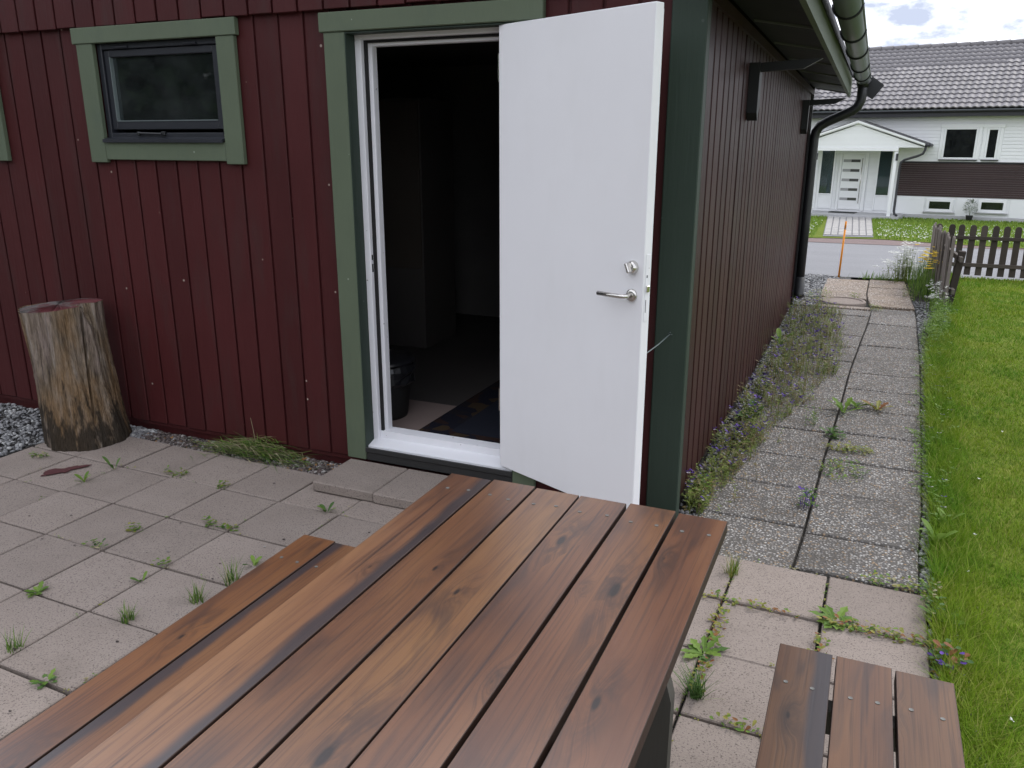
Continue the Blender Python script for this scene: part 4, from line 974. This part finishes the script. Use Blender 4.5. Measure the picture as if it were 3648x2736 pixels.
# ---- violas spilling from the wall over the path
VW = [(.05, .10), (.3, .11), (.9, .21), (1.5, .25), (2.0, .38), (2.5, .46), (3.0, .55), (3.7, .60), (4.5, .52), (5.3, .50), (5.75, .42)]
mb = MB()
for k in range(3000):
    y = R(.12, 5.7); wv = interp(VW, y); q = R(0, 1)
    x = -.01+wv*(q**.8)
    if y < 1.0 and R(0, 1) < .45: continue
    pt_ = .5+.5*math.sin(x*17+2.1*math.sin(y*3.1))*math.sin(y*5.3+x*9)
    if R(0, 1) > .35+.75*pt_-.45*max(0, x/wv-.45): continue
    if R(0, 1) < .04: x += R(.03, .14)
    h = R(.05, .15)*(1.0 if x < wv*.8 else .7)*(1.15 if y > 2.5 else 1); a = R(0, 2*PI); ln = R(.02, .09)
    mi = 0 if R(0, 1) < .62 else 1
    blade(mb, (x, y, -.015), a, h, ln, .0042, mi, 2)
    for l in range(5):
        u = R(.15, .95); leaf(mb, (x+math.cos(a)*ln*u**1.6, y+math.sin(a)*ln*u**1.6, h*u-.015), R(0, 6.28), R(.016, .034), R(.006, .011), R(-.2, .8), mi)
    if R(0, 1) < (.14 if y > .8 else .10):
        fx, fy, fz_ = x+math.cos(a)*ln, y+math.sin(a)*ln, h-.008; s = R(.014, .023); b0 = R(-2.2, -.9)
        for pet, (da_, up, m_) in enumerate(((-1.1, .9, 2), (1.1, .9, 2), (0, -.2, 3 if R(0, 1) < .55 else 2))):
            leaf(mb, (fx, fy, fz_), b0+da_, s, s*1.05, up+.3, m_)
tag(part('violas', mb, [M['viola_leaf'], M['viola_brown'], M['purple'], M['pale']]), 'mass of purple violas spilling from the side wall onto the path', 'flowers', kind='stuff')
# violas along the lawn edge
mb = MB()
for k in range(330):
    y = R(4.2, 6.1) if k < 240 else R(.2, 4.2); x = interp(LE, y)-.03+R(-.07, .12); h = R(.06, .24) if k < 240 else R(.04, .1); a = R(0, 6.28); ln = R(.02, .08)
    blade(mb, (x, y, -.015), a, h, ln, .004, 0, 2)
    for l in range(6):
        u = R(.2, .95); leaf(mb, (x+math.cos(a)*ln*u**1.6, y+math.sin(a)*ln*u**1.6, h*u-.015), R(0, 6.28), R(.02, .04), R(.008, .013), R(-.2, .7), 0)
    if R(0, 1) < .3:
        for da_ in (-.9, .9, 0): leaf(mb, (x+math.cos(a)*ln, y+math.sin(a)*ln, h-.01), -1.5+da_, .014, .014, .6, 1 if R(0, 1) < .75 else 2)
tag(part('edge_violas', mb, [M['weed'], M['purple'], M['pale']]), 'leafy violas growing along the lawn edge before the leaning fence', 'flowers', kind='stuff')

# ---- mown lawn as blades
def blades(name, X, Y, h, lean, w, mat, z=-.014, parent=None):
    n = len(X); a = np.random.uniform(0, 2*PI, n); dx, dy = np.cos(a), np.sin(a); V = np.zeros((n, 5, 3))
    for vi, (u, sgn) in enumerate(((0, 1), (0, -1), (.55, -1), (.55, 1), (1, 0))):
        o = lean*u**1.6; ww = w*(.5 if u < .5 else .38)*sgn
        V[:, vi, 0] = X+dx*o-dy*ww; V[:, vi, 1] = Y+dy*o+dx*ww; V[:, vi, 2] = z+h*u
    return put(name, np_mesh(name, V, [(0, 1, 2, 3), (3, 2, 4)], mat), parent)
lex, ley = [q[1] for q in LE], [q[0] for q in LE]
Xs, Ys, Hs, Ws = [], [], [], []
for (y0, y1, wd, dens, hh, ww) in ((-2.2, .6, 1.0, 16000, .034, .0030), (.6, 2.2, 1.5, 10500, .034, .0036), (2.2, 4.5, 2.2, 6000, .036, .0050), (4.5, 6.6, 2.8, 4200, .037, .0065), (6.6, 8.6, 3.6, 3200, .038, .008)):
    n = int((y1-y0)*wd*dens); Y = np.random.uniform(y0, y1, n); t_ = np.random.uniform(0, 1, n); X = np.interp(Y, ley, lex)-.01+wd*t_
    pk = .55+.55*(np.sin(X*9+np.sin(Y*4)*2)*np.sin(Y*7+X*3)*.5+.5)+.35*(np.sin(X*31+Y*11)*np.sin(Y*27-X*8)*.5+.5)
    Xs.append(X); Ys.append(Y); Hs.append(np.random.uniform(.5, 1.1, n)*hh*pk*.82); Ws.append(np.full(n, ww)*np.random.uniform(.7, 1.2, n))
    n = int((y1-y0)*4200); Y = np.random.uniform(y0, y1, n); X = np.interp(Y, ley, lex)-.03+np.abs(np.random.normal(0, .075, n))
    Xs.append(X); Ys.append(Y); Hs.append(np.random.uniform(.4, 1.2, n)*.075); Ws.append(np.full(n, ww*.9))
n = 2600; Y = np.random.uniform(-1.8, 6.0, n); X = np.interp(Y, ley, lex)-np.abs(np.random.normal(0, .028, n)); k_ = np.sin(Y*9)+np.sin(Y*23+1)+np.sin(Y*4.1) > .3
Xs.append(X[k_]); Ys.append(Y[k_]); Hs.append(np.random.uniform(.3, 1.1, n)[k_]*.07); Ws.append(np.full(int(k_.sum()), .0035))
X, Y, Hh, Ww = map(np.concatenate, (Xs, Ys, Hs, Ws))
tag(blades('lawn_grass', X, Y, Hh, Hh*np.random.uniform(.3, 1.5, len(X)), Ww, M['grass']), 'short green grass of the mown lawn beside the path', 'grass', kind='stuff')
# clover heads in the near lawn
mb = MB()
for (x, y) in ((1.22, .35), (1.16, -.02), (1.42, .12), (1.30, 1.05), (1.55, .75), (1.20, -.95), (1.36, -.45), (1.8, 2.2), (2.1, 3.1), (1.5, 1.9)):
    for k in range(9): leaf(mb, (x, y, .022), R(0, 6.28), R(.006, .010), .005, R(.2, 1.2), 0)
tag(part('clover_heads', mb, M['white_petal']), 'white clover heads dotted over the near lawn', 'clover', kind='stuff')
# far lawn: grass and clover specks
n = 26000; X = np.random.uniform(-3.5, 6.5, n); Y = np.random.uniform(14.6, 25.6, n); rf = np.interp(X, [q[0] for q in ROAD_F], [q[1] for q in ROAD_F]); k_ = Y > rf+.03
kw = ~((X > -.62+.022*(24-Y)) & (X < .70+.004*(24-Y)) & (Y > 14)); X, Y = X[k_ & kw], Y[k_ & kw]; n = len(X)
hh = np.random.uniform(.03, .08, n); o = blades('front_lawn_grass', X, Y, hh, hh*.6, np.full(n, .022), M['grass_far'], z=-SL*(Y-8)-.01)
tag(o, 'bright grass of the lawn before the white house', 'grass', kind='stuff')
mb = MB()
for k in range(1500):
    x = R(-2.5, 4.6); y = R(15., 15+R(1.5, 6.5))
    if -.5 < x < .8 or y < interp(ROAD_F, x)+.1: continue
    s = R(.008, .017); z = gz(y)+R(.04, .08); mb.add([(x-s, y, z), (x, y-s, z), (x+s, y, z), (x, y, z+s)], [(0, 1, 3), (1, 2, 3)])
tag(part('daisies', mb, M['white_petal']), 'white daisies scattered in the lawn before the white house', 'flowers', kind='stuff')

# ---- flower clumps by the road corner
mb = MB()
for k in range(70):
    x, y = random.gauss(1.10, .10), random.gauss(7.92, .12); h = R(.22, .52)*math.exp(-((x-1.12)/.25)**2); a = R(0, 6.28); ln = R(.02, .16)
    blade(mb, (x, y, -.03), a, h, ln, .008, 1, 3)
    for l in range(6): u = R(.1, .8); leaf(mb, (x+math.cos(a)*ln*u**1.6, y+math.sin(a)*ln*u**1.6, h*u), R(0, 6.28), .06, .014, R(-.1, .6), 1)
    for l in range(12): q = R(0, 6.28); rr = R(0, .04); leaf(mb, (x+math.cos(a)*ln+rr*math.cos(q), y+math.sin(a)*ln+rr*math.sin(q), h-.03+R(-.006, .006)), q, .03, .024, .15, 0)
tag(part('yarrow_clump', mb, [M['white_petal'], M['viola_leaf']]), 'white flowering yarrow clump at the road corner', 'plant')
mb = MB()
for k in range(320):
    x, y = min(1.5, max(1.16, random.gauss(1.34, .09))), min(8.0, max(6.5, random.gauss(7.25, .40))); h = R(.14, .46); a = R(0, 6.28)
    blade(mb, (x, y, -.02), a, h, R(.03, .16), R(.006, .011), 0 if R(0, 1) < .6 else 1, 3)
for k in range(44):
    x, y = random.gauss(1.33, .07), random.gauss(7.0, .28); h = R(.36, .54); blade(mb, (x, y, -.02), R(0, 6), h, .03, .005, 0, 2)
    for l in range(7): leaf(mb, (x, y, h-.04), l*.9, .03, .026, .4, 2)
tag(part('buttercup_clump', mb, [M['weed'], M['weed_dark'], M['yellow']]), 'tall grass with yellow flowers against the leaning fence', 'plant')
mb = MB()
for k in range(120):
    x, y = random.gauss(.95, .18), 8.05+R(-.1, .06); blade(mb, (x, y, -.03), R(0, 6), R(.04, .12), .04, .01, 0, 2)
tag(part('road_edge_grass', mb, [M['weed']]), 'low grass at the road edge past the path end', 'plant')
mb = MB()
for k in range(46):
    x, y = random.gauss(1.36, .04), min(6.2, max(5.7, random.gauss(5.95, .12))); h = R(.12, .3); a = R(0, 6); blade(mb, (x, y, -.02), a, h, .05, .006, 1, 2)
    for l in range(8): leaf(mb, (x+.04*math.cos(a), y+.04*math.sin(a), h-.02+R(-.01, .01)), R(0, 6.3), .022, .012, .2, 0)
tag(part('small_yarrow', mb, [M['white_petal'], M['weed']]), 'small white flowers at the foot of the leaning fence post', 'plant')
# dry growth round the far path slabs
for (x, y, n, rx, ry, lb) in ((.22, 6.25, 150, .14, .45, 'dry yellow growth on the left edge of the pink slabs'), (1.15, 6.9, 120, .09, .5, 'dry yellow growth on the right edge of the pink slabs'), (.80, 5.72, 50, .07, .05, 'yellow moss tuft in the joint before the pink slabs'), (.58, 6.36, 40, .06, .04, 'green tuft on the manhole rim')):
    creeper(x, y, n, rx, ry, lb, mats=('weed_yellow', 'dry', 'weed'), s=.02, h=.05, pk=(.3, .8) if 'dry' in lb else (.6, .7))

# ---- manhole cover ring between the slabs
mb = MB(); Mm = Matrix.Translation((.47, 6.06, 0)); mb.lathe([(.235, -.03), (.235, .012), (.228, .02), (.20, .02), (.195, .010), (.02, .008)], 40, Mm)
tag(part('manhole_cover', mb, M['slab']), 'round concrete manhole cover between the far path slabs', 'manhole cover')
# ---- snow pole
mb = MB(); mb.tube([(.352, 7.95, -.03), (.362, 7.95, .60)], .0125, 10); so = part('snow_pole', mb, M['orange'], smooth=True)
tag(so, 'thin orange marker pole standing at the road edge', 'pole')
mb = MB(); mb.tube([(.3622, 7.95, .612), (.3637, 7.95, .70)], .0125, 10); part('pole_tip', mb, M['orange'], so, smooth=True)
mb = MB(); mb.tube([(.362, 7.95, .60), (.3622, 7.95, .612)], .0128, 10); part('pole_band', mb, M['zinc'], so, smooth=True)

# ================================================================== FENCES
def picket_mesh(name, w, h, th, mat):
    mb = MB(); pr = [(-w/2, 0), (w/2, 0)]+[(w/2*math.cos(a), h-w/2+w/2*math.sin(a)) for a in [PI*k/8 for k in range(9)]]
    mb.prism(pr, -th/2, th/2); return mesh_of(name, mb, mat)
pm = picket_mesh('picket', .072, .635, .02, M['fence'])
fe = thing('picket_fence', (3.2, 8.6, 0), 'low weathered picket fence along the road behind the lawn', 'fence')
for k in range(34):
    x = 1.485+.1265*k; put('picket', pm, fe, Matrix.Translation((x, 8.6, .027-.0012*k)) @ Euler((R(-.02, .02), R(-.02, .02), 0)).to_matrix().to_4x4())
for z0, z1 in ((.475, .518), (.13, .178)):
    mb = MB(); mb.cbox(1.42, 5.75, 8.562, 8.588, z0, z1, .003); part('rail', mb, M['fence'], fe)
for x in (1.55, 3.55, 5.6):
    mb = MB(); mb.cbox(x-.035, x+.035, 8.49, 8.56, -.05, .55, .004); part('post', mb, M['fence'], fe)
fg = thing('leaning_fence', (1.43, 6.9, 0), 'silvery picket fence section seen end on leaning beside the path', 'fence')
pg = picket_mesh('picket', .075, .72, .018, M['fence_grey'])
for k in range(17):
    u = k/16; x, y = 1.452-.10*u, 6.02+1.62*u; lean = .11-.05*u
    dip = (0, -.03, -.05, -.02, .0, -.035)[k % 6]*.5
    put('picket', pg, fg, Matrix.Translation((x, y, .03+dip)) @ Euler((R(-.03, .03), lean+R(-.015, .015), PI/2+.06)).to_matrix().to_4x4())
for z0 in (.17, .50):
    mb = MB(); dxl = z0*.09; mb.add([(1.474+dxl, 5.98, z0), (1.505+dxl, 5.98, z0), (1.392+dxl*.6, 7.72, z0), (1.361+dxl*.6, 7.72, z0), (1.474+dxl, 5.98, z0+.05), (1.505+dxl, 5.98, z0+.05), (1.392+dxl*.6, 7.72, z0+.05), (1.361+dxl*.6, 7.72, z0+.05)], [(3,2,1,0),(4,5,6,7),(0,1,5,4),(1,2,6,5),(2,3,7,6),(3,0,4,7)])
    part('rail', mb, M['fence_grey'], fg)
mb = MB(); mb.cbox(-.034, .034, -.034, .034, -.05, .60, .004, Matrix.Translation((1.492, 6.16, 0)) @ Euler((.07, .09, 0)).to_matrix().to_4x4()); part('post', mb, M['fence'], fg)

# ================================================================== WHITE HOUSE
Nn, Dd = Vector((.14834, .98894, 0)), 25.4314
HZ = -.58
house = thing('white_house', (Nn.x*Dd, Nn.y*Dd, HZ), 'white house with grey tiled roof, brown wall band and gabled porch', 'house', rz=math.atan2(-.14834, .98894))
HM = house.matrix_basis @ Matrix.Translation((0, 0, -HZ))         # local: x along the facade, -y towards the road, z as world
def hb(name, q, mat, parent=None, b=.006):
    mb = MB(); (mb.cbox(*q, b, HM) if b else mb.box(*q, HM)); return part(name, mb, mat, parent or house)
mb = MB(); mb.box(-9, 7, .0, 8, HZ-.3, 2.75, HM); hw = part('wall', mb, M['hwhite'], house)
z = 1.125
while z < 2.62:                                                    # white siding boards
    mb = MB(); mb.prism([(-.002, z+.003), (-.022, z+.004), (-.010, z+.098), (-.002, z+.098)], -9, 7, 'x', HM); part('siding_board', mb, M['hwhite'], hw); z += .1
z = .085
while z < 1.06:                                                    # dark brown siding boards
    mb = MB(); mb.prism([(-.002, z+.002), (-.026, z+.003), (-.016, z+.063), (-.002, z+.063)], -2.5, 7, 'x', HM); part('siding_board', mb, M['hbrown'], hw); z += .065
z = -.42
while z < 1.1:                                                     # white siding at the entrance
    for a, b in ((-9, -4.95), (-4.45, -4.32), (-3.40, -3.15), (-2.70, -2.505)):
        mb = MB(); mb.prism([(-.002, z+.003), (-.020, z+.004), (-.010, z+.098), (-.002, z+.098)], a, b, 'x', HM); part('siding_board', mb, M['hwhite'], hw)
    z += .1
hb('ledge_flashing', (-2.52, 7, -.06, -.001, 1.085, 1.115), M['hdark'])
hb('corner_trim', (-2.56, -2.50, -.03, -.001, HZ, 1.084), M['hwhite'])
for a, b in ((-2.45, -1.68), (-.80, -.28), (.61, 7)): hb('plinth_panel', (a, b, -.02, -.0005, -.47, .07), M['hwhite'])
hb('plinth', (-2.5, 7, -.05, -.0005, HZ-.1, -.475), M['hgrey'])
def hwin(x0, x1, z0, z1, fr_, sill=True, case=.09):
    w = MB(); t = fr_
    w.cbox(x0-t, x0, -.05, -.004, z0-t, z1+t, .006, HM); w.cbox(x1, x1+t, -.05, -.004, z0-t, z1+t, .006, HM); w.cbox(x0, x1, -.05, -.004, z1, z1+t, .006, HM); w.cbox(x0, x1, -.05, -.004, z0-t, z0, .006, HM)
    o = part('window', w, M['hwhite'], house)
    mb = MB(); mb.box(x0, x1, -.032, -.026, z0, z1, HM); part('pane', mb, M['hglass'], o)
    mb = MB(); mb.box(x0, x1, -.0255, -.006, z0, z1, HM); part('pane_backing', mb, M['darkpane'], o)  # dark sheet standing in for the unlit room
    if case:
        for q in ((x0-t-case, x0-t-.001), (x1+t+.001, x1+t+case)): mb = MB(); mb.cbox(q[0], q[1], -.04, -.004, z0-t, z1+t+case, .005, HM); part('casing_board', mb, M['hwhite'], o)
        mb = MB(); mb.cbox(x0-t-case-.02, x1+t+case+.02, -.055, -.004, z1+t+.002, z1+t+case+.02, .005, HM); part('casing_board', mb, M['hwhite'], o)
    if sill: mb = MB(); mb.cbox(x0-t-.06, x1+t+.06, -.10, -.004, z0-t-.03, z0-t-.002, .004, HM); part('sill', mb, M['hdark'] if case else M['hgrey'], o)
hwin(-1.345, -.555, 1.25, 2.055, .06); hwin(-.215, -.002, 1.255, 2.04, .06); hwin(1.35, 2.15, 1.25, 2.055, .06)
hwin(-1.54, -.965, -.28, -.06, .085, True, 0); hwin(-.13, .44, -.25, -.035, .085, True, 0); hwin(1.9, 2.5, -.25, -.035, .085, True, 0)
# roof: tiles on a deck
RE, RR, EVY, RDY = 2.655, 4.78, -.42, 4.1                          # eave z, ridge z, eave depth, ridge depth
mb = MB(); mb.prism([(EVY+.02, RE-.06), (RDY, RR-.08), (8.4, RE-.1), (8.4, RE-.2), (0, 2.42), (EVY+.02, 2.42)], -9.4, 7.4, 'x', HM); roof = part('roof', mb, M['hdark'], house)
hb('gutter', (-9.4, 7.4, EVY-.075, EVY+.015, RE-.115, RE-.045), M['hdark'], roof, .03)
hb('gutter_lip', (-9.4, 7.4, EVY-.083, EVY-.0755, RE-.055, RE-.043), M['zinc'], roof, 0)
TW, NR = .186, 15
sl = math.hypot(RDY-EVY, RR-RE); an = math.atan2(RR-RE, RDY-EVY); TL = sl/NR
prof = [(u, .015*math.sin(2*PI*u-.6)) for u in np.linspace(0, 1, 9)]
vs = []
for (u, h) in prof: vs.append((u*TW*1.02, -.012, h+.040))
for (u, h) in prof: vs.append((u*TW*1.02, TL+.02, h+.002))
for (u, h) in prof: vs.append((u*TW*1.02, -.010, h+.004))
fs = [(k, k+1, 10+k, 9+k) for k in range(8)]+[(18+k, 19+k, k+1, k) for k in range(8)]
tmb = MB(); tmb.add(vs, fs); tile_me = mesh_of('roof_tile', tmb, M['tile'])
tl = [(c_, r_i) for r_i in range(NR) for c_ in range(-34, 26)]
MR = HM @ Matrix.Translation((0, EVY, RE)) @ Matrix.Rotation(an, 4, 'X')
camv = Vector((cx, cy, cz))
def in_view(c_, r_i):
    p = MR @ Vector((c_*TW+.1, r_i*TL+.1, 0)); q = p-camv; dpt = q.dot(f_); u = .5+q.dot(r2)/dpt*2903.5/3648; v = q.dot(u2)/dpt*2903.5
    return .80 < u < 1.0 and p.dot(Vector((.989, -.148, 0))) > -5.6
near = sorted([t_ for t_ in tl if in_view(*t_)], key=lambda t_: ((MR @ Vector((t_[0]*TW, t_[1]*TL, 0)))-camv).length)[:300]
ns = set(near); V = []
for t_ in tl:
    Mt = MR @ Matrix.Translation((t_[0]*TW, t_[1]*TL, R(-.002, .002)))
    if t_ in ns: put('roof_tile', tile_me, roof, Mt)
    else: V.append([Mt @ Vector(p) for p in vs])
tag(put('roof_tiles', np_mesh('roof_tiles', np.array([[tuple(p) for p in q] for q in V]), fs, M['tile']), roof), kind='stuff')
mb = MB(); ridge = []
for k in range(42):
    x0 = -9.2+k*.39; mb2 = MB(); mb2.tube([HM @ Vector((x0, RDY, RR+.012)), HM @ Vector((x0+.40, RDY, RR+.03))], [.085, .095], 10); part('ridge_tile', mb2, M['tile'], roof, smooth=True)
# entrance: door, side lights, porch
fr0, fr1, dz0, dz1 = -4.30, -3.43, -.43, 1.375
mb = MB()
mb.cbox(fr0, fr0+.08, -.06, -.004, dz0, dz1, .006, HM); mb.cbox(fr1-.10, fr1, -.06, -.004, dz0, dz1, .006, HM); mb.cbox(fr0+.08, fr1-.10, -.06, -.004, dz1-.05, dz1, .006, HM)
ef = part('entrance_frame', mb, M['hwhite'], house)
ed = hb('entrance_door', (fr0+.085, fr1-.105, -.045, -.006, dz0+.03, dz1-.055), M['hwhite'], None, .005)
for k in range(5):
    zt = 1.16-.2975*k
    mb = MB(); mb.cbox(-4.18, -3.945, -.050, -.0455, zt-.085, zt, .001, HM); part('frosted_pane', mb, M['frost'], ed)
    mb = MB(); mb.cbox(-3.943, -3.67, -.050, -.0455, zt-.085, zt, .001, HM); part('dark_pane', mb, M['darkpane'], ed)
mb = MB(); mb.tube([HM @ Vector((-3.60, -.085, -.2)), HM @ Vector((-3.60, -.085, 1.2))], .011, 8); part('pull_handle', mb, M['steel'], ed, smooth=True)
for x0, x1 in ((-4.85, -4.475), (-3.115, -2.755)):
    mb = MB(); t = .05
    mb.cbox(x0-t, x0, -.05, -.004, -.40, 1.52, .005, HM); mb.cbox(x1, x1+t, -.05, -.004, -.40, 1.52, .005, HM); mb.cbox(x0, x1, -.05, -.004, 1.465, 1.52, .005, HM); mb.cbox(x0, x1, -.05, -.004, .04, .08, .005, HM); mb.cbox(x0, x1, -.03, -.004, -.40, .0399, .005, HM)
    o = part('side_light', mb, M['hwhite'], house)
    mb = MB(); mb.box(x0, x1, -.034, -.028, .08, 1.465, HM); part('pane', mb, M['glass'], o)
    mb = MB(); mb.box(x0, x1, -.0275, -.006, .08, 1.465, HM); part('pane_backing', mb, M['side_reflection'], o)  # pale sheet, the reflection painted behind the glass
PY = -1.2
por = hb('porch_slab', (-5.15, -2.2, PY-.15, -.001, HZ-.2, -.475), M['hgrey'])
mb = MB(); ax, az, hwid, ez = -3.65, 2.315, 1.90, 1.655
def slope(off0, off1, y0, y1): return
for s in (1, -1):
    pr = [(ax, az), (ax+s*hwid, ez), (ax+s*hwid, ez-.075), (ax, az-.09)]
    if s < 0: pr = pr[::-1]
    mb.prism(pr, PY-.12, -.03, 'y', HM)
proof = part('porch_roof', mb, M['hwhite'], house)
mb = MB()
for s in (1, -1):
    pr = [(ax, az+.016), (ax+s*(hwid+.02), ez+.012), (ax+s*(hwid+.02), ez+.001), (ax, az+.003)]
    if s < 0: pr = pr[::-1]
    mb.prism(pr, PY-.147, -.03, 'y', HM)
part('roof_felt', mb, M['hdark'], proof)
mb = MB()
for s in (1, -1):
    pr = [(ax, az-.002), (ax+s*hwid, ez-.002), (ax+s*hwid, ez-.055), (ax, az-.062)]
    if s < 0: pr = pr[::-1]
    mb.prism(pr, PY-.145, PY-.121, 'y', HM)
part('barge_board', mb, M['hwhite'], proof)
z = 1.535
while z < 2.2:
    hwd = (az-.1-z)/(az-ez)*hwid-.05
    if hwd > .05:
        h2 = min(.098, az-.1-z); hw2 = max(.02, (az-.1-z-h2)/(az-ez)*hwid-.05)
        mb = MB(); mb.prism([(ax-hwd, z), (ax+hwd, z), (ax+hw2, z+h2), (ax-hw2, z+h2)], PY-.055, PY-.04, 'y', HM); part('gable_board', mb, M['hwhite'], proof)
    z += .1
mb = MB(); mb.cbox(ax-1.2, ax+1.2, PY-.075, PY+.03, 1.43, 1.533, .004, HM); mb.box(ax-hwid+.1, ax+hwid-.1, PY+.031, -.03, 1.515, 1.53, HM); part('porch_beam', mb, M['hwhite'], house)
for x in (-4.80, -2.50):
    po = hb('porch_post', (x-.05, x+.05, PY-.05, PY+.05, -.475, 1.4295), M['hwhite'], None, .006)
    hb('wall_lamp', (x+.01, x+.07, PY-.10, PY-.051, 1.16, 1.36), M['hdark'], po, .004)
mb = MB(); q = [(-1.73, PY-.05, 1.60), (-1.73, PY-.05, 1.48), (-1.78, PY-.05, 1.36), (-1.90, PY-.05, 1.30), (-2.26, PY-.05, 1.18), (-2.34, PY-.05, 1.10), (-2.355, PY-.05, 1.0), (-2.355, PY-.05, -.32), (-2.33, PY-.08, -.40), (-2.25, PY-.12, -.44)]
mb.tube([HM @ Vector(p_) for p_ in q], .035, 10); part('downpipe', mb, M['hdark'], house, smooth=True)
mb = MB(); mb.tube([HM @ Vector((-1.70, PY-.12, 1.60)), HM @ Vector((-1.70, -.03, 1.60))], .05, 8); part('porch_gutter', mb, M['hdark'], house, smooth=True)
# door mat, pot plant
mb = MB(); mb.cbox(-4.35, -3.55, -.75, -.25, -.474, -.455, .004, HM); tag(part('door_mat', mb, M['seal']), 'black door mat before the white entrance door', 'door mat')
pt = thing('potted_plant', tuple(HM @ Vector((-.38, -.38, HZ))), 'potted white flowering shrub between the two basement windows', 'plant')
mb = MB(); mb.lathe([(.075, 0), (.10, .16), (.105, .17)], 16, pt.matrix_basis); part('pot', mb, M['hdark'], pt, smooth=True)
mb = MB(); base = pt.matrix_basis.translation
for k in range(520):
    a, b, r = R(0, 6.28), R(-.9, 1.5), R(.3, 1)**.5; x, y, z = .21*r*math.cos(a)*math.cos(b), .2*r*math.sin(a)*math.cos(b), .40+.24*r*math.sin(b)
    leaf(mb, (base.x+x, base.y+y, base.z+z), R(0, 6.28), .055, .032, R(-.3, .7), 0 if R(0, 1) < .5 else 1)
for k in range(6): blade(mb, (base.x, base.y, base.z+.15), k, .32, .10, .012, 1, 3)
part('foliage', mb, [M['white_petal'], M['weed_dark']], pt)
# paved walk to the porch: small light pavers
wk = sheet('front_walk', [[(-.26-.34*u, 15.62+8.6*u, gz(15.62+8.6*u)+.006) for u in (u_i,)][0:1]+[(.74-.08*u_i, 15.9+8.6*u_i, gz(15.9+8.6*u_i)+.006)] for u_i in (-.03, .33, .66, 1.03)], M['asphalt'])
for r_i in range(16):
    for c_ in range(7):
        def P(cu, ru): return Vector(((-.255-.34*ru)+(cu)*((.74-.08*ru)-(-.255-.34*ru)), 15.64+.28*cu+8.55*ru, 0))
        g = .012; c0, c1, r0_, r1_ = c_/7+g, (c_+1)/7-g, r_i/16+.0045, (r_i+1)/16-.0045
        qd = [P(c0, r0_), P(c1, r0_), P(c1, r1_), P(c0, r1_)]; mb = MB(); dz = R(-.002, .002)
        mb.add([(p_.x, p_.y, gz(p_.y)+.008) for p_ in qd]+[(p_.x, p_.y, gz(p_.y)+.026+dz) for p_ in qd], [(4,5,6,7),(0,1,5,4),(1,2,6,5),(2,3,7,6),(3,0,4,7)])
        part('paver', mb, M['paver'], wk)

# ================================================================== TREES BEHIND THE VIEWER (seen in the window panes)
def tree(x, y, h, r, lab, nl=5000):
    t = thing('garden_tree', (x, y, 0), lab, 'tree', group='trees mirrored in the window')
    mb = MB(); mb.tube([(x, y, -.1), (x+.1, y, h*.3), (x+.05, y+.1, h*.6), (x, y, h*.9)], [.22, .17, .1, .03], 10)
    for k in range(7):
        a = k*.9; z0 = h*(.25+.08*k); mb.tube([(x+.08, y, z0), (x+r*.5*math.cos(a), y+r*.5*math.sin(a), z0+.5), (x+r*.8*math.cos(a), y+r*.8*math.sin(a), z0+.8)], [.07, .04, .015], 6)
    part('trunk', mb, M['trunk'], t)
    rs = np.random.RandomState(int(x*7+y*3) % 1000); n = nl
    cl = rs.normal(0, 1, (26, 3)); cl /= np.linalg.norm(cl, axis=1)[:, None]; cl *= rs.uniform(.35, .95, (26, 1))
    c = cl[rs.randint(0, 26, n)]+rs.normal(0, .2, (n, 3)); c = c*np.array([r, r, h*.44])+np.array([x, y, h*.56]); c[:, 2] = np.maximum(c[:, 2], .15)
    d1 = rs.normal(0, 1, (n, 3)); d1 /= np.linalg.norm(d1, axis=1)[:, None]; d2 = np.cross(d1, rs.normal(0, 1, (n, 3))); d2 /= np.linalg.norm(d2, axis=1)[:, None]
    s = rs.uniform(.16, .34, (n, 1)); V = np.stack([c-d1*s, c+d2*s*.5, c+d1*s, c-d2*s*.5], 1)
    put('crown', np_mesh('crown', V, [(0, 1, 2, 3)], M['hedge']), t)
for x, y, h, r, lb in ((-16.5, -13.5, 7.0, 2.8, 'leafy green tree mirrored darkest in the window pane'), (-12.5, -15.5, 6.5, 2.6, 'leafy green tree mirrored beside the darkest one'), (-20.0, -10.0, 7.5, 3.0, 'leafy green tree mirrored at the window edge'), (-8.0, -16.0, 5.5, 2.5, 'smaller leafy tree mirrored near the window stile'), (-23, -6.0, 7, 3.0, 'leafy green tree mirrored in the outermost window'), (-3, -17, 5, 2.5, 'low bushy tree standing behind the viewer'), (3, -16, 5, 2.6, 'low bushy tree behind the viewer on the lawn side')):
    tree(x, y, h, r, lb)
